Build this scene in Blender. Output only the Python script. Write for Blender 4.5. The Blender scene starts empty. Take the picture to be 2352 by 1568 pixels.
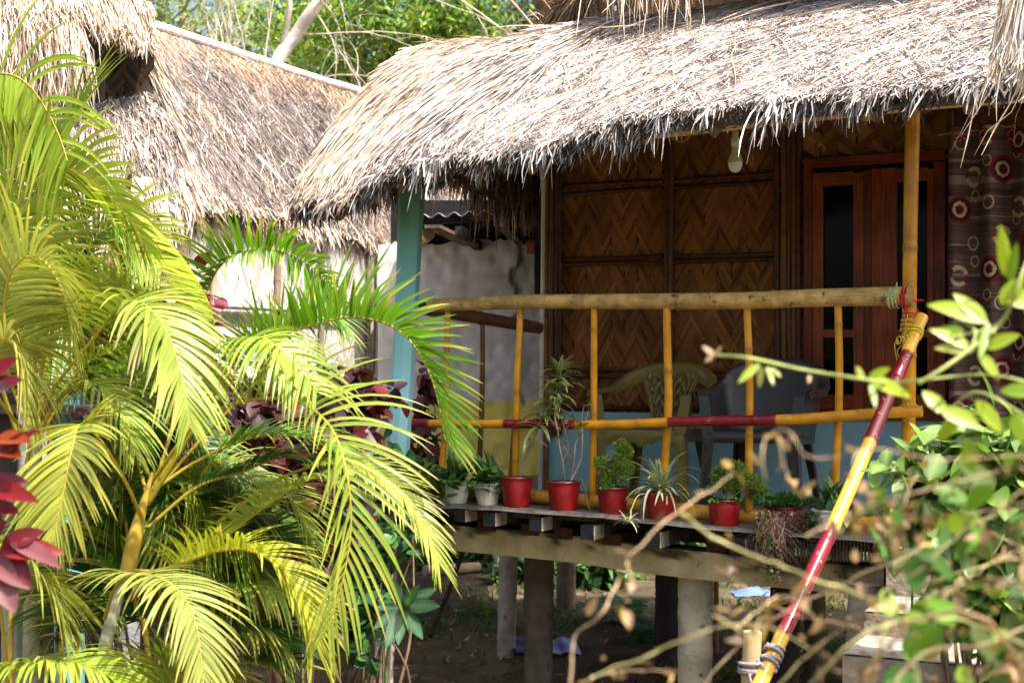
import bpy, math, random
import numpy as np
random.seed(7); RNG = np.random.default_rng(7)
# ---------------------------------------------------------------- camera, world, sun, exposure
sc = bpy.context.scene
F = 3267.0; EYE = 1.9; HOR = 850.0
cam_d = bpy.data.cameras.new("camera"); cam = bpy.data.objects.new("camera", cam_d)
sc.collection.objects.link(cam); sc.camera = cam
cam.location = (0, 0, EYE); cam.rotation_euler = (math.pi/2, 0, 0)
cam_d.sensor_width = 36; cam_d.lens = F/2352*36; cam_d.shift_y = (HOR-784)/2352
cam_d.clip_start = 0.05; cam_d.clip_end = 2000
cam_d.dof.use_dof = True; cam_d.dof.focus_distance = 6.3; cam_d.dof.aperture_fstop = 4.0
SUN_EL = math.radians(60); SUN_V = np.array([0.73, -0.683])      # horizontal direction towards the sun
world = bpy.data.worlds.new("World"); sc.world = world; world.use_nodes = True
wn = world.node_tree; bg = wn.nodes["Background"]
sky = wn.nodes.new("ShaderNodeTexSky"); sky.sky_type = 'NISHITA'; sky.sun_disc = False
sky.sun_elevation = SUN_EL; sky.sun_rotation = math.atan2(SUN_V[0], SUN_V[1]); sky.dust_density = 7.0; sky.air_density = 1.0
wn.links.new(sky.outputs[0], bg.inputs[0]); bg.inputs[1].default_value = 0.15
sun_d = bpy.data.lights.new("sun", 'SUN'); sun = bpy.data.objects.new("sun", sun_d); sc.collection.objects.link(sun)
sun_d.energy = 3.75; sun_d.angle = math.radians(0.5); sun_d.color = (1.0, 0.965, 0.91)
from mathutils import Vector
_sv = Vector((SUN_V[0]*math.cos(SUN_EL), SUN_V[1]*math.cos(SUN_EL), math.sin(SUN_EL)))
sun.rotation_euler = _sv.to_track_quat('Z', 'Y').to_euler(); sun.location = (6, -6, 12)
sc.view_settings.view_transform = 'Standard'; sc.view_settings.look = 'None'
sc.view_settings.exposure = 1.08; sc.view_settings.gamma = 1
sc.render.engine = 'CYCLES'; sc.cycles.use_denoising = True
sc.cycles.max_bounces = 7; sc.cycles.transparent_max_bounces = 4; sc.cycles.caustics_reflective = False; sc.cycles.caustics_refractive = False

# ---------------------------------------------------------------- helpers
def A(*v): return np.array(v, dtype=float)
def norm(v):
    v = np.asarray(v, float); return v/np.maximum(np.linalg.norm(v, axis=-1, keepdims=True), 1e-9)
def P(u, v, Y): return A((u-1176)/F*Y, Y, EYE+(HOR-v)/F*Y)
def PP(l): return np.array([P(*q) for q in l])
EX = norm(A(2.112, -1.05, 0)); EY = A(-EX[1], EX[0], 0)           # along / behind the veranda railing
D0 = float(P(1028, 700, 7.4)[:2] @ EY[:2])
def YB(u, b=0.0): return (D0+b)/(EY[0]*(u-1176)/F+EY[1])
def PB(u, v, b=0.0): return P(u, v, YB(u, b))
def Z(z): return A(0, 0, z)

class MB:
    def __init__(s): s.v=[]; s.f4=[]; s.f3=[]; s.c=[]; s.t=[]; s.n=0
    def add(s, V, quads=None, tris=None, C=(.5,.5,.5), T=None):
        V = np.asarray(V, float).reshape(-1,3); n = len(V)
        C = np.asarray(C, float)
        if C.ndim == 1: C = np.tile(C, (n,1))
        T = np.zeros((n,2)) if T is None else np.asarray(T, float).reshape(-1,2)
        s.v.append(V); s.c.append(C.reshape(-1,3)); s.t.append(T)
        if quads is not None and len(quads): s.f4.append(np.asarray(quads, int)+s.n)
        if tris is not None and len(tris): s.f3.append(np.asarray(tris, int)+s.n)
        s.n += n
    def build(s, name, mat, parent=None, smooth=True, label=None):
        V = np.concatenate(s.v); C = np.concatenate(s.c); T = np.concatenate(s.t)
        f4 = np.concatenate(s.f4) if s.f4 else np.zeros((0,4), int)
        f3 = np.concatenate(s.f3) if s.f3 else np.zeros((0,3), int)
        loc = np.zeros(3)
        if parent is not None: loc = np.array(parent['_w'])
        else:
            loc = A(V[:,0].mean(), V[:,1].mean(), V[:,2].min())
        me = bpy.data.meshes.new(name)
        me.vertices.add(len(V)); me.vertices.foreach_set('co', (V-loc).astype(np.float32).ravel())
        loops = np.concatenate([f4.ravel(), f3.ravel()]).astype(np.int32)
        me.loops.add(len(loops)); me.loops.foreach_set('vertex_index', loops)
        st = np.concatenate([np.arange(len(f4))*4, len(f4)*4+np.arange(len(f3))*3]).astype(np.int32)
        me.polygons.add(len(st)); me.polygons.foreach_set('loop_start', st)
        try: me.polygons.foreach_set('loop_total', np.concatenate([np.full(len(f4),4), np.full(len(f3),3)]).astype(np.int32))
        except Exception: pass
        me.polygons.foreach_set('use_smooth', np.full(len(st), smooth))
        ca = me.color_attributes.new('Col', 'FLOAT_COLOR', 'POINT')
        ca.data.foreach_set('color', np.concatenate([np.clip(C,0,1), np.ones((len(C),1))],1).astype(np.float32).ravel())
        ta = me.attributes.new('uvs', 'FLOAT_VECTOR', 'POINT')
        ta.data.foreach_set('vector', np.concatenate([T, np.zeros((len(T),1))],1).astype(np.float32).ravel())
        me.update(calc_edges=True); me.validate()
        me.materials.append(mat)
        o = bpy.data.objects.new(name, me); sc.collection.objects.link(o)
        if parent is not None: o.parent = parent
        else: o.location = loc
        o['_w'] = [float(x) for x in loc]
        if label: o['label'] = label
        return o
def tag(o, label=None, cat=None, group=None, kind=None):
    if label: o['label'] = label
    if cat: o['category'] = cat
    if group: o['group'] = group
    if kind: o['kind'] = kind
    return o
def thing(name, label, cat, loc, group=None):
    o = bpy.data.objects.new(name, None); sc.collection.objects.link(o)
    o.location = loc; o['_w'] = [float(x) for x in loc]; o.empty_display_size = .1
    return tag(o, label, cat, group)

_MC = {}
def mat(name, rough=.6, nscale=6, namt=.25, bump=0., bscale=60, spec=.3, transl=0., coat=0., streak=None, metal=0., dark=None, alpha=None, emit=0):
    if name in _MC: return _MC[name]
    m = bpy.data.materials.new(name); m.use_nodes = True; nt = m.node_tree; N = nt.nodes; L = nt.links
    b = N['Principled BSDF']; out = N['Material Output']
    b.inputs['Roughness'].default_value = rough; b.inputs['Specular IOR Level'].default_value = spec
    b.inputs['Metallic'].default_value = metal
    if coat: b.inputs['Coat Weight'].default_value = coat; b.inputs['Coat Roughness'].default_value = .15
    at = N.new('ShaderNodeAttribute'); at.attribute_name = 'Col'; col = at.outputs['Color']
    tc = N.new('ShaderNodeTexCoord')
    def mul(col, fac_socket, lo, hi, mn=.3, mx=.7):
        mr = N.new('ShaderNodeMapRange'); mr.inputs[1].default_value = mn; mr.inputs[2].default_value = mx
        mr.inputs[3].default_value = lo; mr.inputs[4].default_value = hi; L.new(fac_socket, mr.inputs[0])
        vm = N.new('ShaderNodeVectorMath'); vm.operation = 'SCALE'
        L.new(col, vm.inputs[0]); L.new(mr.outputs[0], vm.inputs['Scale']); return vm.outputs[0]
    if namt:
        nz = N.new('ShaderNodeTexNoise'); nz.inputs['Scale'].default_value = nscale; nz.inputs['Detail'].default_value = 6
        L.new(tc.outputs['Object'], nz.inputs['Vector']); col = mul(col, nz.outputs['Fac'], 1-namt, 1+namt)
    if streak:
        sx, sy, amt = streak
        a2 = N.new('ShaderNodeAttribute'); a2.attribute_name = 'uvs'
        mp = N.new('ShaderNodeMapping'); mp.inputs['Scale'].default_value = (sx, sy, 1); L.new(a2.outputs['Vector'], mp.inputs['Vector'])
        n2 = N.new('ShaderNodeTexNoise'); n2.inputs['Scale'].default_value = 1; n2.inputs['Detail'].default_value = 3
        L.new(mp.outputs[0], n2.inputs['Vector']); col = mul(col, n2.outputs['Fac'], 1-amt, 1+amt*.8, .35, .65)
    if dark:   # blotchy stains: (scale, threshold, strength colour)
        n3 = N.new('ShaderNodeTexNoise'); n3.inputs['Scale'].default_value = dark[0]; n3.inputs['Detail'].default_value = 8; n3.inputs['Roughness'].default_value = .65
        L.new(tc.outputs['Object'], n3.inputs['Vector'])
        mr = N.new('ShaderNodeMapRange'); mr.inputs[1].default_value = dark[1]; mr.inputs[2].default_value = dark[1]+.08
        L.new(n3.outputs['Fac'], mr.inputs[0])
        mx = N.new('ShaderNodeMix'); mx.data_type = 'RGBA'; L.new(mr.outputs[0], mx.inputs[0]); L.new(col, mx.inputs[6]); mx.inputs[7].default_value = (*dark[2], 1)
        col = mx.outputs[2]
    L.new(col, b.inputs['Base Color'])
    if bump:
        nb = N.new('ShaderNodeTexNoise'); nb.inputs['Scale'].default_value = bscale; nb.inputs['Detail'].default_value = 5
        L.new(tc.outputs['Object'], nb.inputs['Vector'])
        bp = N.new('ShaderNodeBump'); bp.inputs['Strength'].default_value = bump; bp.inputs['Distance'].default_value = .01
        L.new(nb.outputs['Fac'], bp.inputs['Height']); L.new(bp.outputs[0], b.inputs['Normal'])
    if transl:
        tr = N.new('ShaderNodeBsdfTranslucent'); vm = N.new('ShaderNodeVectorMath'); vm.operation = 'MULTIPLY'
        vm.inputs[1].default_value = (1.25, 1.25, .6); L.new(col, vm.inputs[0]); L.new(vm.outputs[0], tr.inputs[0])
        mx = N.new('ShaderNodeMixShader'); mx.inputs[0].default_value = transl
        L.new(b.outputs[0], mx.inputs[1]); L.new(tr.outputs[0], mx.inputs[2]); L.new(mx.outputs[0], out.inputs[0])
    _MC[name] = m; return m

def vnoise(x, y, seed=0):
    r = np.random.default_rng(seed).random((64,64)); xi = np.floor(x).astype(int); yi = np.floor(y).astype(int)
    fx = x-xi; fy = y-yi; fx = fx*fx*(3-2*fx); fy = fy*fy*(3-2*fy)
    g = lambda a,b: r[a%64, b%64]
    return (g(xi,yi)*(1-fx)+g(xi+1,yi)*fx)*(1-fy)+(g(xi,yi+1)*(1-fx)+g(xi+1,yi+1)*fx)*fy

def gridfaces(nr, nc, closed=False):
    r = np.arange(nr-1)[:,None]; c = np.arange(nc if closed else nc-1)[None,:]; c2 = (c+1)%nc
    a = r*nc+c; b = r*nc+c2; d = (r+1)*nc+c2; e = (r+1)*nc+c
    return np.stack([a,b,d,e], -1).reshape(-1,4)

def frames(pts, up=None):
    pts = np.asarray(pts, float); T = norm(np.gradient(pts, axis=0)); n = len(pts)
    up = A(0,0,1) if up is None else np.asarray(up, float)
    if abs(T[0]@up) > .97: up = A(1,0,0)
    B = np.zeros((n,3)); b = norm(np.cross(T[0], up))
    for i in range(n):
        b = norm(b - T[i]*(b@T[i])); B[i] = b
    return T, B, np.cross(B, T)
def resample(pts, n):
    pts = np.asarray(pts, float); m = len(pts)
    if m == 2: return pts[0]+(pts[1]-pts[0])*np.linspace(0,1,n)[:,None]
    # catmull-rom
    q = np.vstack([2*pts[0]-pts[1], pts, 2*pts[-1]-pts[-2]])
    d = np.r_[0, np.cumsum(np.linalg.norm(np.diff(pts,axis=0),axis=1))]; s = np.linspace(0, d[-1], n)
    i = np.clip(np.searchsorted(d, s, side='right')-1, 0, m-2); t = ((s-d[i])/np.maximum(d[i+1]-d[i],1e-9))[:,None]
    p0,p1,p2,p3 = q[i],q[i+1],q[i+2],q[i+3]
    return .5*((2*p1)+(-p0+p2)*t+(2*p0-5*p1+4*p2-p3)*t*t+(-p0+3*p1-3*p2+p3)*t**3)
def tube(mb, pts, r, n=8, C=(.5,.5,.5), cap=True, squash=1.0, up=None):
    pts = np.asarray(pts, float); m = len(pts); r = np.broadcast_to(np.asarray(r, float), (m,))
    T, B, N = frames(pts, up); a = np.linspace(0, 2*math.pi, n, endpoint=False)
    V = pts[:,None]+r[:,None,None]*(np.cos(a)[None,:,None]*B[:,None]+squash*np.sin(a)[None,:,None]*N[:,None])
    C = np.asarray(C, float)
    if C.ndim == 2: C = np.repeat(C, n, 0)
    ln = np.r_[0, np.cumsum(np.linalg.norm(np.diff(pts,axis=0),axis=1))]
    T2 = np.stack([np.repeat(ln, n), np.tile(a*.05, m)], 1)
    mb.add(V, gridfaces(m, n, True), C=C, T=T2)
    if cap:
        cc = C if C.ndim == 1 else None
        for e in (0, m-1):
            ring = V[e]; c0 = pts[e]; k = np.arange(n)
            tr = np.stack([np.full(n,n), k, (k+1)%n],1) if e else np.stack([np.full(n,n), (k+1)%n, k],1)
            mb.add(np.vstack([ring, c0]), tris=tr, C=(cc if cc is not None else C[e*n]))
def bamboo(mb, pts, r, C, node=.3, off=0., n=12, nodeC=None, wob=.0, band=None, seed=0):
    pts = np.asarray(pts, float)
    L = np.linalg.norm(np.diff(pts,axis=0),axis=1).sum(); m = max(int(L/.012), 8)
    q = resample(pts, m); s = np.linspace(0, L, m)
    rr = np.broadcast_to(np.asarray(r if not np.isscalar(r) else [r,r], float), (2,)); rad = rr[0]+(rr[1]-rr[0])*s/L
    rg = np.random.default_rng(seed); ph = (s-off+node*.15*np.sin(s*3+seed))/node; d = np.abs(ph-np.round(ph))*node
    bump = np.exp(-(d/.010)**2); rad = rad*(1+.10*bump-.03*np.exp(-((d-.02)/.01)**2))
    if wob: q = q + wob*np.stack([vnoise(s*2.1, s*0+seed, 3)-.5, vnoise(s*2.3, s*0+seed+7, 4)-.5, vnoise(s*1.9, s*0+seed+9, 5)-.5],1)
    C = np.asarray(C, float); CC = np.tile(C,(m,1)) if C.ndim==1 else C
    if band is not None: CC = np.array([band(x/L) for x in s])
    nc = CC*.45 if nodeC is None else np.tile(np.asarray(nodeC,float),(m,1))
    k = (np.exp(-((d-.004)/.005)**2)*.7)[:,None]; CC = CC*(1-k)+nc*k
    tube(mb, q, rad, n, CC)
    return q
def box(mb, o, ax, ay, az, C=(.5,.5,.5)):
    """box with corner o and edge vectors"""
    o=np.asarray(o,float); V=[o,o+ax,o+ax+ay,o+ay,o+az,o+ax+az,o+ax+ay+az,o+ay+az]
    q=[(0,3,2,1),(4,5,6,7),(0,1,5,4),(1,2,6,5),(2,3,7,6),(3,0,4,7)]
    V2=[];Q=[]
    for i,f in enumerate(q): V2+= [V[j] for j in f]; Q.append([i*4,i*4+1,i*4+2,i*4+3])
    L=[np.linalg.norm(ax),np.linalg.norm(ay),np.linalg.norm(az)]
    big=int(np.argmax(L)); e=[ax,ay,az][big]/max(L[big],1e-6)
    V2=np.array(V2); al=(V2-o)@e; e2=[ax,ay,az][(big+1)%3]; e3=[ax,ay,az][(big+2)%3]
    ac=(V2-o)@norm(e2)+(V2-o)@norm(e3)
    mb.add(V2,Q,C=C,T=np.stack([al,ac],1))
def lathe(mb, base, prof, n=24, C=(.5,.5,.5), flute=0, axis=None, wob=0, seed=0):
    prof=np.asarray(prof,float); a=np.linspace(0,2*math.pi,n,endpoint=False)
    r=prof[:,0][:,None]*(1+flute*np.cos(a*14)[None,:]*(prof[:,2][:,None] if prof.shape[1]>2 else 1))
    if wob:
        r=r*(1+wob*(vnoise(np.cos(a)[None,:]*1.5+3+seed+prof[:,1][:,None]*8, np.sin(a)[None,:]*1.5+5+prof[:,1][:,None]*9, 5)-.5))
    V=np.stack([r*np.cos(a),r*np.sin(a),np.repeat(prof[:,1][:,None],n,1)],-1)+np.asarray(base)
    C=np.asarray(C,float)
    if C.ndim==2: C=np.repeat(C,n,0)
    mb.add(V,gridfaces(len(prof),n,True),C=C)
PROF = {'strap': lambda f: min(1, .55+f*4)*(1-f**4)**.6 if f<1 else .02,
        'blade': lambda f: (math.sin(math.pi*min(1,.12+.88*f)**.75))**.6*.98+.02 if f<1 else .02,
        'ovate': lambda f: max(.03, math.sin(math.pi*min(1, max(0,f))**.8)**.75),
        'const': lambda f: 1.0, 'taper': lambda f: 1-.75*f}
def ribbons(mb, Pn, D, S, L, W, g=0., n=4, prof='strap', C=(.5,.5,.5), Ctip=None, Cmid=None, fold=0., wob=0., rng=RNG):
    Pn=np.atleast_2d(Pn).astype(float); N=len(Pn); D=norm(np.broadcast_to(D,(N,3))); S=np.broadcast_to(S,(N,3)).astype(float)
    L=np.broadcast_to(L,(N,)).astype(float); W=np.broadcast_to(W,(N,)).astype(float); g=np.broadcast_to(g,(N,)).astype(float)
    C=np.broadcast_to(np.asarray(C,float),(N,3)); step=L/n; cur=Pn.copy(); rows=[]; cols=[]; uv=[]
    m=3 if (fold or Cmid is not None) else 2; pf=PROF[prof] if isinstance(prof,str) else prof
    wv=rng.normal(size=(N,3))*wob if wob else None
    for k in range(n+1):
        f=k/n; S=norm(S-D*(S*D).sum(1,keepdims=True)); Nn=np.cross(S,D); Nn=Nn*np.where(Nn[:,2:3]<0,-1,1)
        w=(W*pf(f)/2)[:,None]
        if m==3: rows.append(np.stack([cur-S*w+Nn*fold*w, cur, cur+S*w+Nn*fold*w],1))
        else: rows.append(np.stack([cur-S*w, cur+S*w],1))
        cc=C if Ctip is None else C*(1-f**2)+np.broadcast_to(Ctip,(N,3))*f**2
        if m==3 and Cmid is not None: cols.append(np.stack([cc,np.broadcast_to(Cmid,(N,3)),cc],1))
        else: cols.append(np.repeat(cc[:,None],m,1))
        uv.append(np.stack([np.repeat((L*f)[:,None],m,1), np.tile(np.arange(m)*.01,(N,1))],-1))
        cur=cur+D*step[:,None]; D=D+Z(-1)*(g*step)[:,None]
        if wv is not None: D=D+wv*step[:,None]*(1 if k%2 else -.3)+wv*step[:,None]*.5
        D=norm(D)
    V=np.stack(rows,1); Cc=np.stack(cols,1); U=np.stack(uv,1)   # N,n+1,m,3
    base=gridfaces(n+1,m); per=(n+1)*m
    Q=(base[None]+ (np.arange(N)*per)[:,None,None]).reshape(-1,4)
    mb.add(V.reshape(-1,3),Q,C=Cc.reshape(-1,3),T=U.reshape(-1,2))
def rdir(n, rng=RNG): return norm(rng.normal(size=(n,3)))
def pick(pal, n, rng=RNG, jit=.12):
    pal=np.asarray(pal,float); c=pal[rng.integers(0,len(pal),n)]; return c*(1+rng.normal(size=(n,1))*jit)

class Surf:
    def __init__(s, top, eave, bulge):
        n=len(top); m=160; x=np.linspace(0,1,n); X=np.linspace(0,1,m)
        T=PP(top); E=PP(eave); b=np.asarray(bulge,float)
        k=np.hanning(25); k/=k.sum()
        def sm(a):
            y=np.interp(X,x,a); p=np.r_[2*y[0]-y[12:0:-1], y, 2*y[-1]-y[-2:-14:-1]]; return np.convolve(p,k,'valid')
        s.T=np.stack([sm(T[:,i]) for i in range(3)],1); s.E=np.stack([sm(E[:,i]) for i in range(3)],1); s.b=sm(b); s.X=X
        s.len=np.linalg.norm(s.T-s.E,axis=1).mean()
    def at(s, a, t):
        T=np.stack([np.interp(a,s.X,s.T[:,i]) for i in range(3)],-1); E=np.stack([np.interp(a,s.X,s.E[:,i]) for i in range(3)],-1)
        b=np.interp(a,s.X,s.b); t=np.asarray(t)[...,None]
        return T*(1-t)+E*t+Z(1)*(b[...,None]*4*t*(1-t)*(1-.25*t))
    def nrm(s, a, t):
        e=1e-2; p=s.at(a,t); d1=s.at(np.clip(a+e,0,1),t)-s.at(np.clip(a-e,0,1),t); d2=s.at(a,t+e)-s.at(a,t-e)
        n=norm(np.cross(d2,d1)); return n*np.where(n[...,2:3]<0,-1,1), norm(d2), norm(d1)
def thatch(mb, sf, n, L=(.2,.4), W=(.006,.012), pal=None, trange=(0,1), arange=(0,1), lift=.02, drift=.02, g=6., segs=4, seed=1, tilt=.03, rough=1.0, over=.05):
    rg=np.random.default_rng(seed)
    a=rg.uniform(*arange,n); t=rg.uniform(*trange,n); L=np.minimum(rg.uniform(*L,n),np.maximum(1-t,0)*sf.len+over*rg.uniform(.1,1,n)*(.25+1.5*vnoise(a*34,a*0,seed+50)**1.5)+.012); W=rg.uniform(*W,n)
    da=rg.normal(size=n)*drift; col=pick(pal,n,rg,.15) if not callable(pal) else pal(a,t,rg)
    tuft=vnoise(a*40,t*9,seed); lf=lift*(.3+1.2*tuft)*rg.uniform(.3,1.3,n); tl=rg.normal(size=n)*tilt*rough+tilt
    nn,dd,ss=sf.nrm(a,t); p=sf.at(a,t)+nn*lf[:,None]; step=L/segs; rows=[]; D=norm(dd+ss*(rg.normal(size=n)*.22*rough)[:,None])
    S=norm(ss+nn*rg.normal(size=(n,1))*.8); cur=p; tk=t.copy(); cols=[]
    for k in range(segs+1):
        f=k/segs; w=(W*(1 if k<segs else .25)/2)[:,None]; S=norm(S-D*(S*D).sum(1,keepdims=True))
        rows.append(np.stack([cur-S*w,cur+S*w],1)); cols.append(np.repeat(col[:,None],2,1))
        tk=tk+step/sf.len; ak=np.clip(a+da*(k+1)/segs,0,1)
        tgt=sf.at(ak,np.minimum(tk,1.0))+nn*(lf+tl*(f+.25)*L*1.2)[:,None]
        on=(tk<1.0)[:,None]; gd=norm(D+Z(-1)*(g*step)[:,None]*rg.uniform(.1,1.8,(n,1))+rg.normal(size=(n,3))*.22)
        Dn=norm(np.where(on,norm(tgt-cur+D*.3*step[:,None]),gd)); cur=cur+Dn*step[:,None]; D=Dn
    V=np.stack(rows,1); base=gridfaces(segs+1,2); Q=(base[None]+(np.arange(n)*(segs+1)*2)[:,None,None]).reshape(-1,4)
    mb.add(V.reshape(-1,3),Q,C=np.stack(cols,1).reshape(-1,3))
def roofbase(mb, sf, C, na=90, nt=30, th=.10, seed=0):
    a,t=np.meshgrid(np.linspace(0,1,na),np.linspace(0,1,nt),indexing='ij'); n,_,_=sf.nrm(a,t); p=sf.at(a,t)
    up=p+n*((vnoise(a*60,t*12,seed)-.6)*.03)[...,None]; lo=p-n*th-Z(.0)
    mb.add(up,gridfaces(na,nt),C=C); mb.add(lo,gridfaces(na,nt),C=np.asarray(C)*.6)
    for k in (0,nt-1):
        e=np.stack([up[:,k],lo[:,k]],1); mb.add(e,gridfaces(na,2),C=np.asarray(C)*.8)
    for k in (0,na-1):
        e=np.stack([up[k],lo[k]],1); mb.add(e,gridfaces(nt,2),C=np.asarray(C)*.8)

# weave panel made of real strips
def weave(mb, o, ex, ez, nrm, w, h, cw, sh, m, pal, rng, vertical=True, dz=.004):
    if not vertical: ex, ez, w, h = ez, ex, h, w
    nc=max(1,round(w/cw)); cw=w/nc
    V=[];Q=[];C=[];T=[];k=0
    for i in range(nc):
        sg=1 if i%2 else -1; x0=i*cw; ov=cw*.0
        z=-m*cw/2-sh+rng.uniform(0,sh)
        while z<h+m*cw/2+sh:
            hh=sh*rng.uniform(.85,1.12); e0=rng.uniform(-.12,.42)*cw; e1=rng.uniform(-.12,.42)*cw
            xa=max(0,x0-e0); xb=min(w,x0+cw+e1); za=z+sg*m*(xa-x0-cw/2); zb=z+sg*m*(xb-x0-cw/2)
            d0=dz*rng.uniform(.2,1); d1=dz*rng.uniform(.2,1); tl=dz*.5
            pts=[(xa,za,d0),(xb,zb,d1),(xb,zb+hh,d1+tl),(xa,za+hh,d0+tl)]
            c=pick(pal,1,rng,.14)[0]
            if max(p[1] for p in pts)>0 and min(p[1] for p in pts)<h:
                for (x,zz,d) in pts:
                    zz=min(max(zz,0),h); V.append(o+ex*x+ez*zz+nrm*d); C.append(c)
                ln=math.hypot(xb-xa,zb-za); r0=rng.uniform(0,50)
                T+=[(r0,r0*3),(r0+ln,r0*3),(r0+ln,r0*3+hh),(r0,r0*3+hh)]
                Q.append([k,k+1,k+2,k+3]); k+=4
            z+=hh*.94
    mb.add(V,Q,C=C,T=T)
# ---------------------------------------------------------------- materials
M_thatch = mat('thatch_straw', .75, 3.0, .18, spec=.15)
M_core = mat('thatch_core', .95, 14, .35, bump=.6, bscale=40, spec=.05)
M_weave = mat('woven_bamboo', .5, 3.5, .32, streak=(3, 420, .42), spec=.14)
M_weave2 = mat('woven_white', .6, 3, .12, streak=(3, 300, .25), spec=.2)
M_bam = mat('bamboo', .42, 9, .28, streak=(2.5, 260, .25), spec=.22, dark=(22, .60, (.12, .07, .02)))
M_bamold = mat('bamboo_old', .6, 14, .4, streak=(7, 300, .35), spec=.3, dark=(16, .58, (.07, .045, .02)))
M_paint = mat('bamboo_painted', .32, 11, .28, streak=(3, 160, .18), spec=.35, coat=.12, dark=(20, .61, (.24,.12,.02)))
M_chip = mat('bamboo_chipped', .25, 8, .12, spec=.5, coat=.3, dark=(30, .61, (.62, .50, .30)))
M_conc = mat('concrete', .9, 7, .34, bump=1.0, bscale=38, spec=.1, dark=(9, .62, (.07, .06, .04)))
M_plaster = mat('plaster', .92, 2.2, .16, bump=.35, bscale=30, spec=.1, dark=(1.8, .66, (.30, .29, .28)))
M_teal = mat('painted_pillar', .55, 3, .10, bump=.25, bscale=60, spec=.3, dark=(30, .74, (.03, .06, .05)))
M_wood = mat('wood', .55, 7, .3, streak=(4, 160, .35), bump=.15, spec=.3)
M_varn = mat('varnished_wood', .38, 5, .3, streak=(4, 90, .4), spec=.25, coat=.04)
M_black = mat('blackened_wood', .65, 12, .5, streak=(5, 150, .5), bump=.3, spec=.3)
M_glass = mat('dark_pane', .12, 2, .05, spec=.12)
M_plas = mat('plastic', .35, 3, .06, spec=.5)
M_potr = mat('pot_plastic', .36, 10, .30, bump=.35, bscale=16, spec=.45, dark=(17, .63, (.10, .035, .022)))
M_potw = mat('pot_white', .5, 10, .14, bump=.1, bscale=30, spec=.4, dark=(25, .70, (.35, .33, .27)))
M_leaf = mat('leaf', .42, 14, .2, spec=.45, transl=.28)
M_leafd = mat('leaf_small', .5, 3, .2, spec=.35, transl=.38)
M_palm = mat('palm_leaf', .38, 5, .16, spec=.5, transl=.30, dark=(26, .69, (.16, .10, .03)))
M_stem = mat('stem', .5, 16, .3, spec=.3)
M_bark = mat('bark', .85, 7, .3, bump=.5, bscale=30, spec=.1)
M_soil = mat('soil', .95, 3, .5, bump=.9, bscale=22, spec=.05, dark=(2.2, .58, (.06, .075, .02)))
M_fabric = mat('curtain_cloth', .8, 20, .1, spec=.15)
M_metal = mat('sheet_metal', .45, 5, .2, spec=.5, metal=.4)
M_rope = mat('rope', .8, 90, .3, spec=.1)

WH=[(.72,.66,.62),(.64,.57,.52),(.78,.73,.70),(.54,.47,.44),(.40,.33,.30),(.68,.56,.46),(.16,.14,.14)]
STRAW=[(.70,.59,.46),(.62,.50,.37),(.76,.67,.55),(.52,.39,.28),(.38,.26,.18),(.74,.63,.50)]
# ---------------------------------------------------------------- ground
g = MB(); nx, ny = 150, 150
gx, gy = np.meshgrid(np.r_[np.linspace(-60,-6,25),np.linspace(-5.8,6,100),np.linspace(6.5,60,25)], np.r_[np.linspace(-14,3,15),np.linspace(3.2,18,110),np.linspace(19,240,25)])
gz = (vnoise(gx*.8+40, gy*.8+20, 11)-.5)*.12+(vnoise(gx*3+40, gy*3+20, 12)-.5)*.04
gz = gz+np.clip(gy-14,0,12)*.10
gc = .72*np.stack([.13+.07*vnoise(gx+9,gy,13), .10+.055*vnoise(gx+9,gy,13), .065+.03*vnoise(gx+9,gy,13)],-1)
g.add(np.stack([gx,gy,gz],-1), gridfaces(*gx.shape), C=gc.reshape(-1,3))
tag(g.build('ground', M_soil), 'bare earth with leaf litter under and around the stilt houses', 'ground', kind='structure')
def gh(x,y):
    return float((vnoise(np.array([x*.8+40.]),np.array([y*.8+20.]),11)[0]-.5)*.12+max(0,min(12,y-14))*.10)

# ================================================================ MAIN HOUSE
house = thing('stilt_house', 'thatched bamboo stilt house with woven brown walls and a railed veranda', 'house', tuple(PB(1700,850,1.5)*A(1,1,0)))
BW = 1.293
# ---- roof
top=[(1060,135,8.6),(1200,108,8.5),(1350,70,8.3),(1500,35,8.1),(1650,12,7.95),(1850,-10,7.75),(2100,-35,7.5),(2400,-70,7.2),(2700,-110,6.9),(3000,-150,6.6)]
eav=[(672,455,7.4),(772,470,7.15),(885,392,7.0),(1020,355,6.88),(1200,352,6.72),(1400,278,6.53),(1650,247,6.3),(1950,216,6.03),(2300,186,5.72),(2650,150,5.4)]
SR=Surf(top,eav,[.30,.25,.17,.11,.08,.06,.06,.06,.06,.06])
rf=MB(); roofbase(rf,SR,(.16,.12,.10),140,30,.09,3)
roof=rf.build('roof',M_core,house)
def palR(a,t,rg):
    n=len(a); c=pick(WH,n,rg,.10); s=pick(STRAW,n,rg,.10); w=np.clip(1.5-a*7+ .5*(vnoise(a*30,t*5,5)-.5)*2,0,1)
    w=np.maximum(w, np.clip((vnoise(a*22+3,t*7,8)-.62)*5,0,1)*np.clip(1.1-t*1.6,0,1)*.8)
    grey=np.clip((vnoise(a*60,t*26,6)-.62)*5,0,1)[:,None]; c=c*(1-grey*.5)
    pk=(rg.random(n)<w)[:,None]; o=np.where(pk,s,c)
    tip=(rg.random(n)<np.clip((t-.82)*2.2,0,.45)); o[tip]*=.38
    return np.clip(o,.02,.85)
sm=MB()
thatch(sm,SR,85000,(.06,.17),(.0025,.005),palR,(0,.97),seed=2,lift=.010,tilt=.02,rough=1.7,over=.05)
thatch(sm,SR,15000,(.22,.45),(.004,.008),palR,(0,.85),(0,.34),seed=3,lift=.02,tilt=.04,drift=.012,over=.08)
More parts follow.
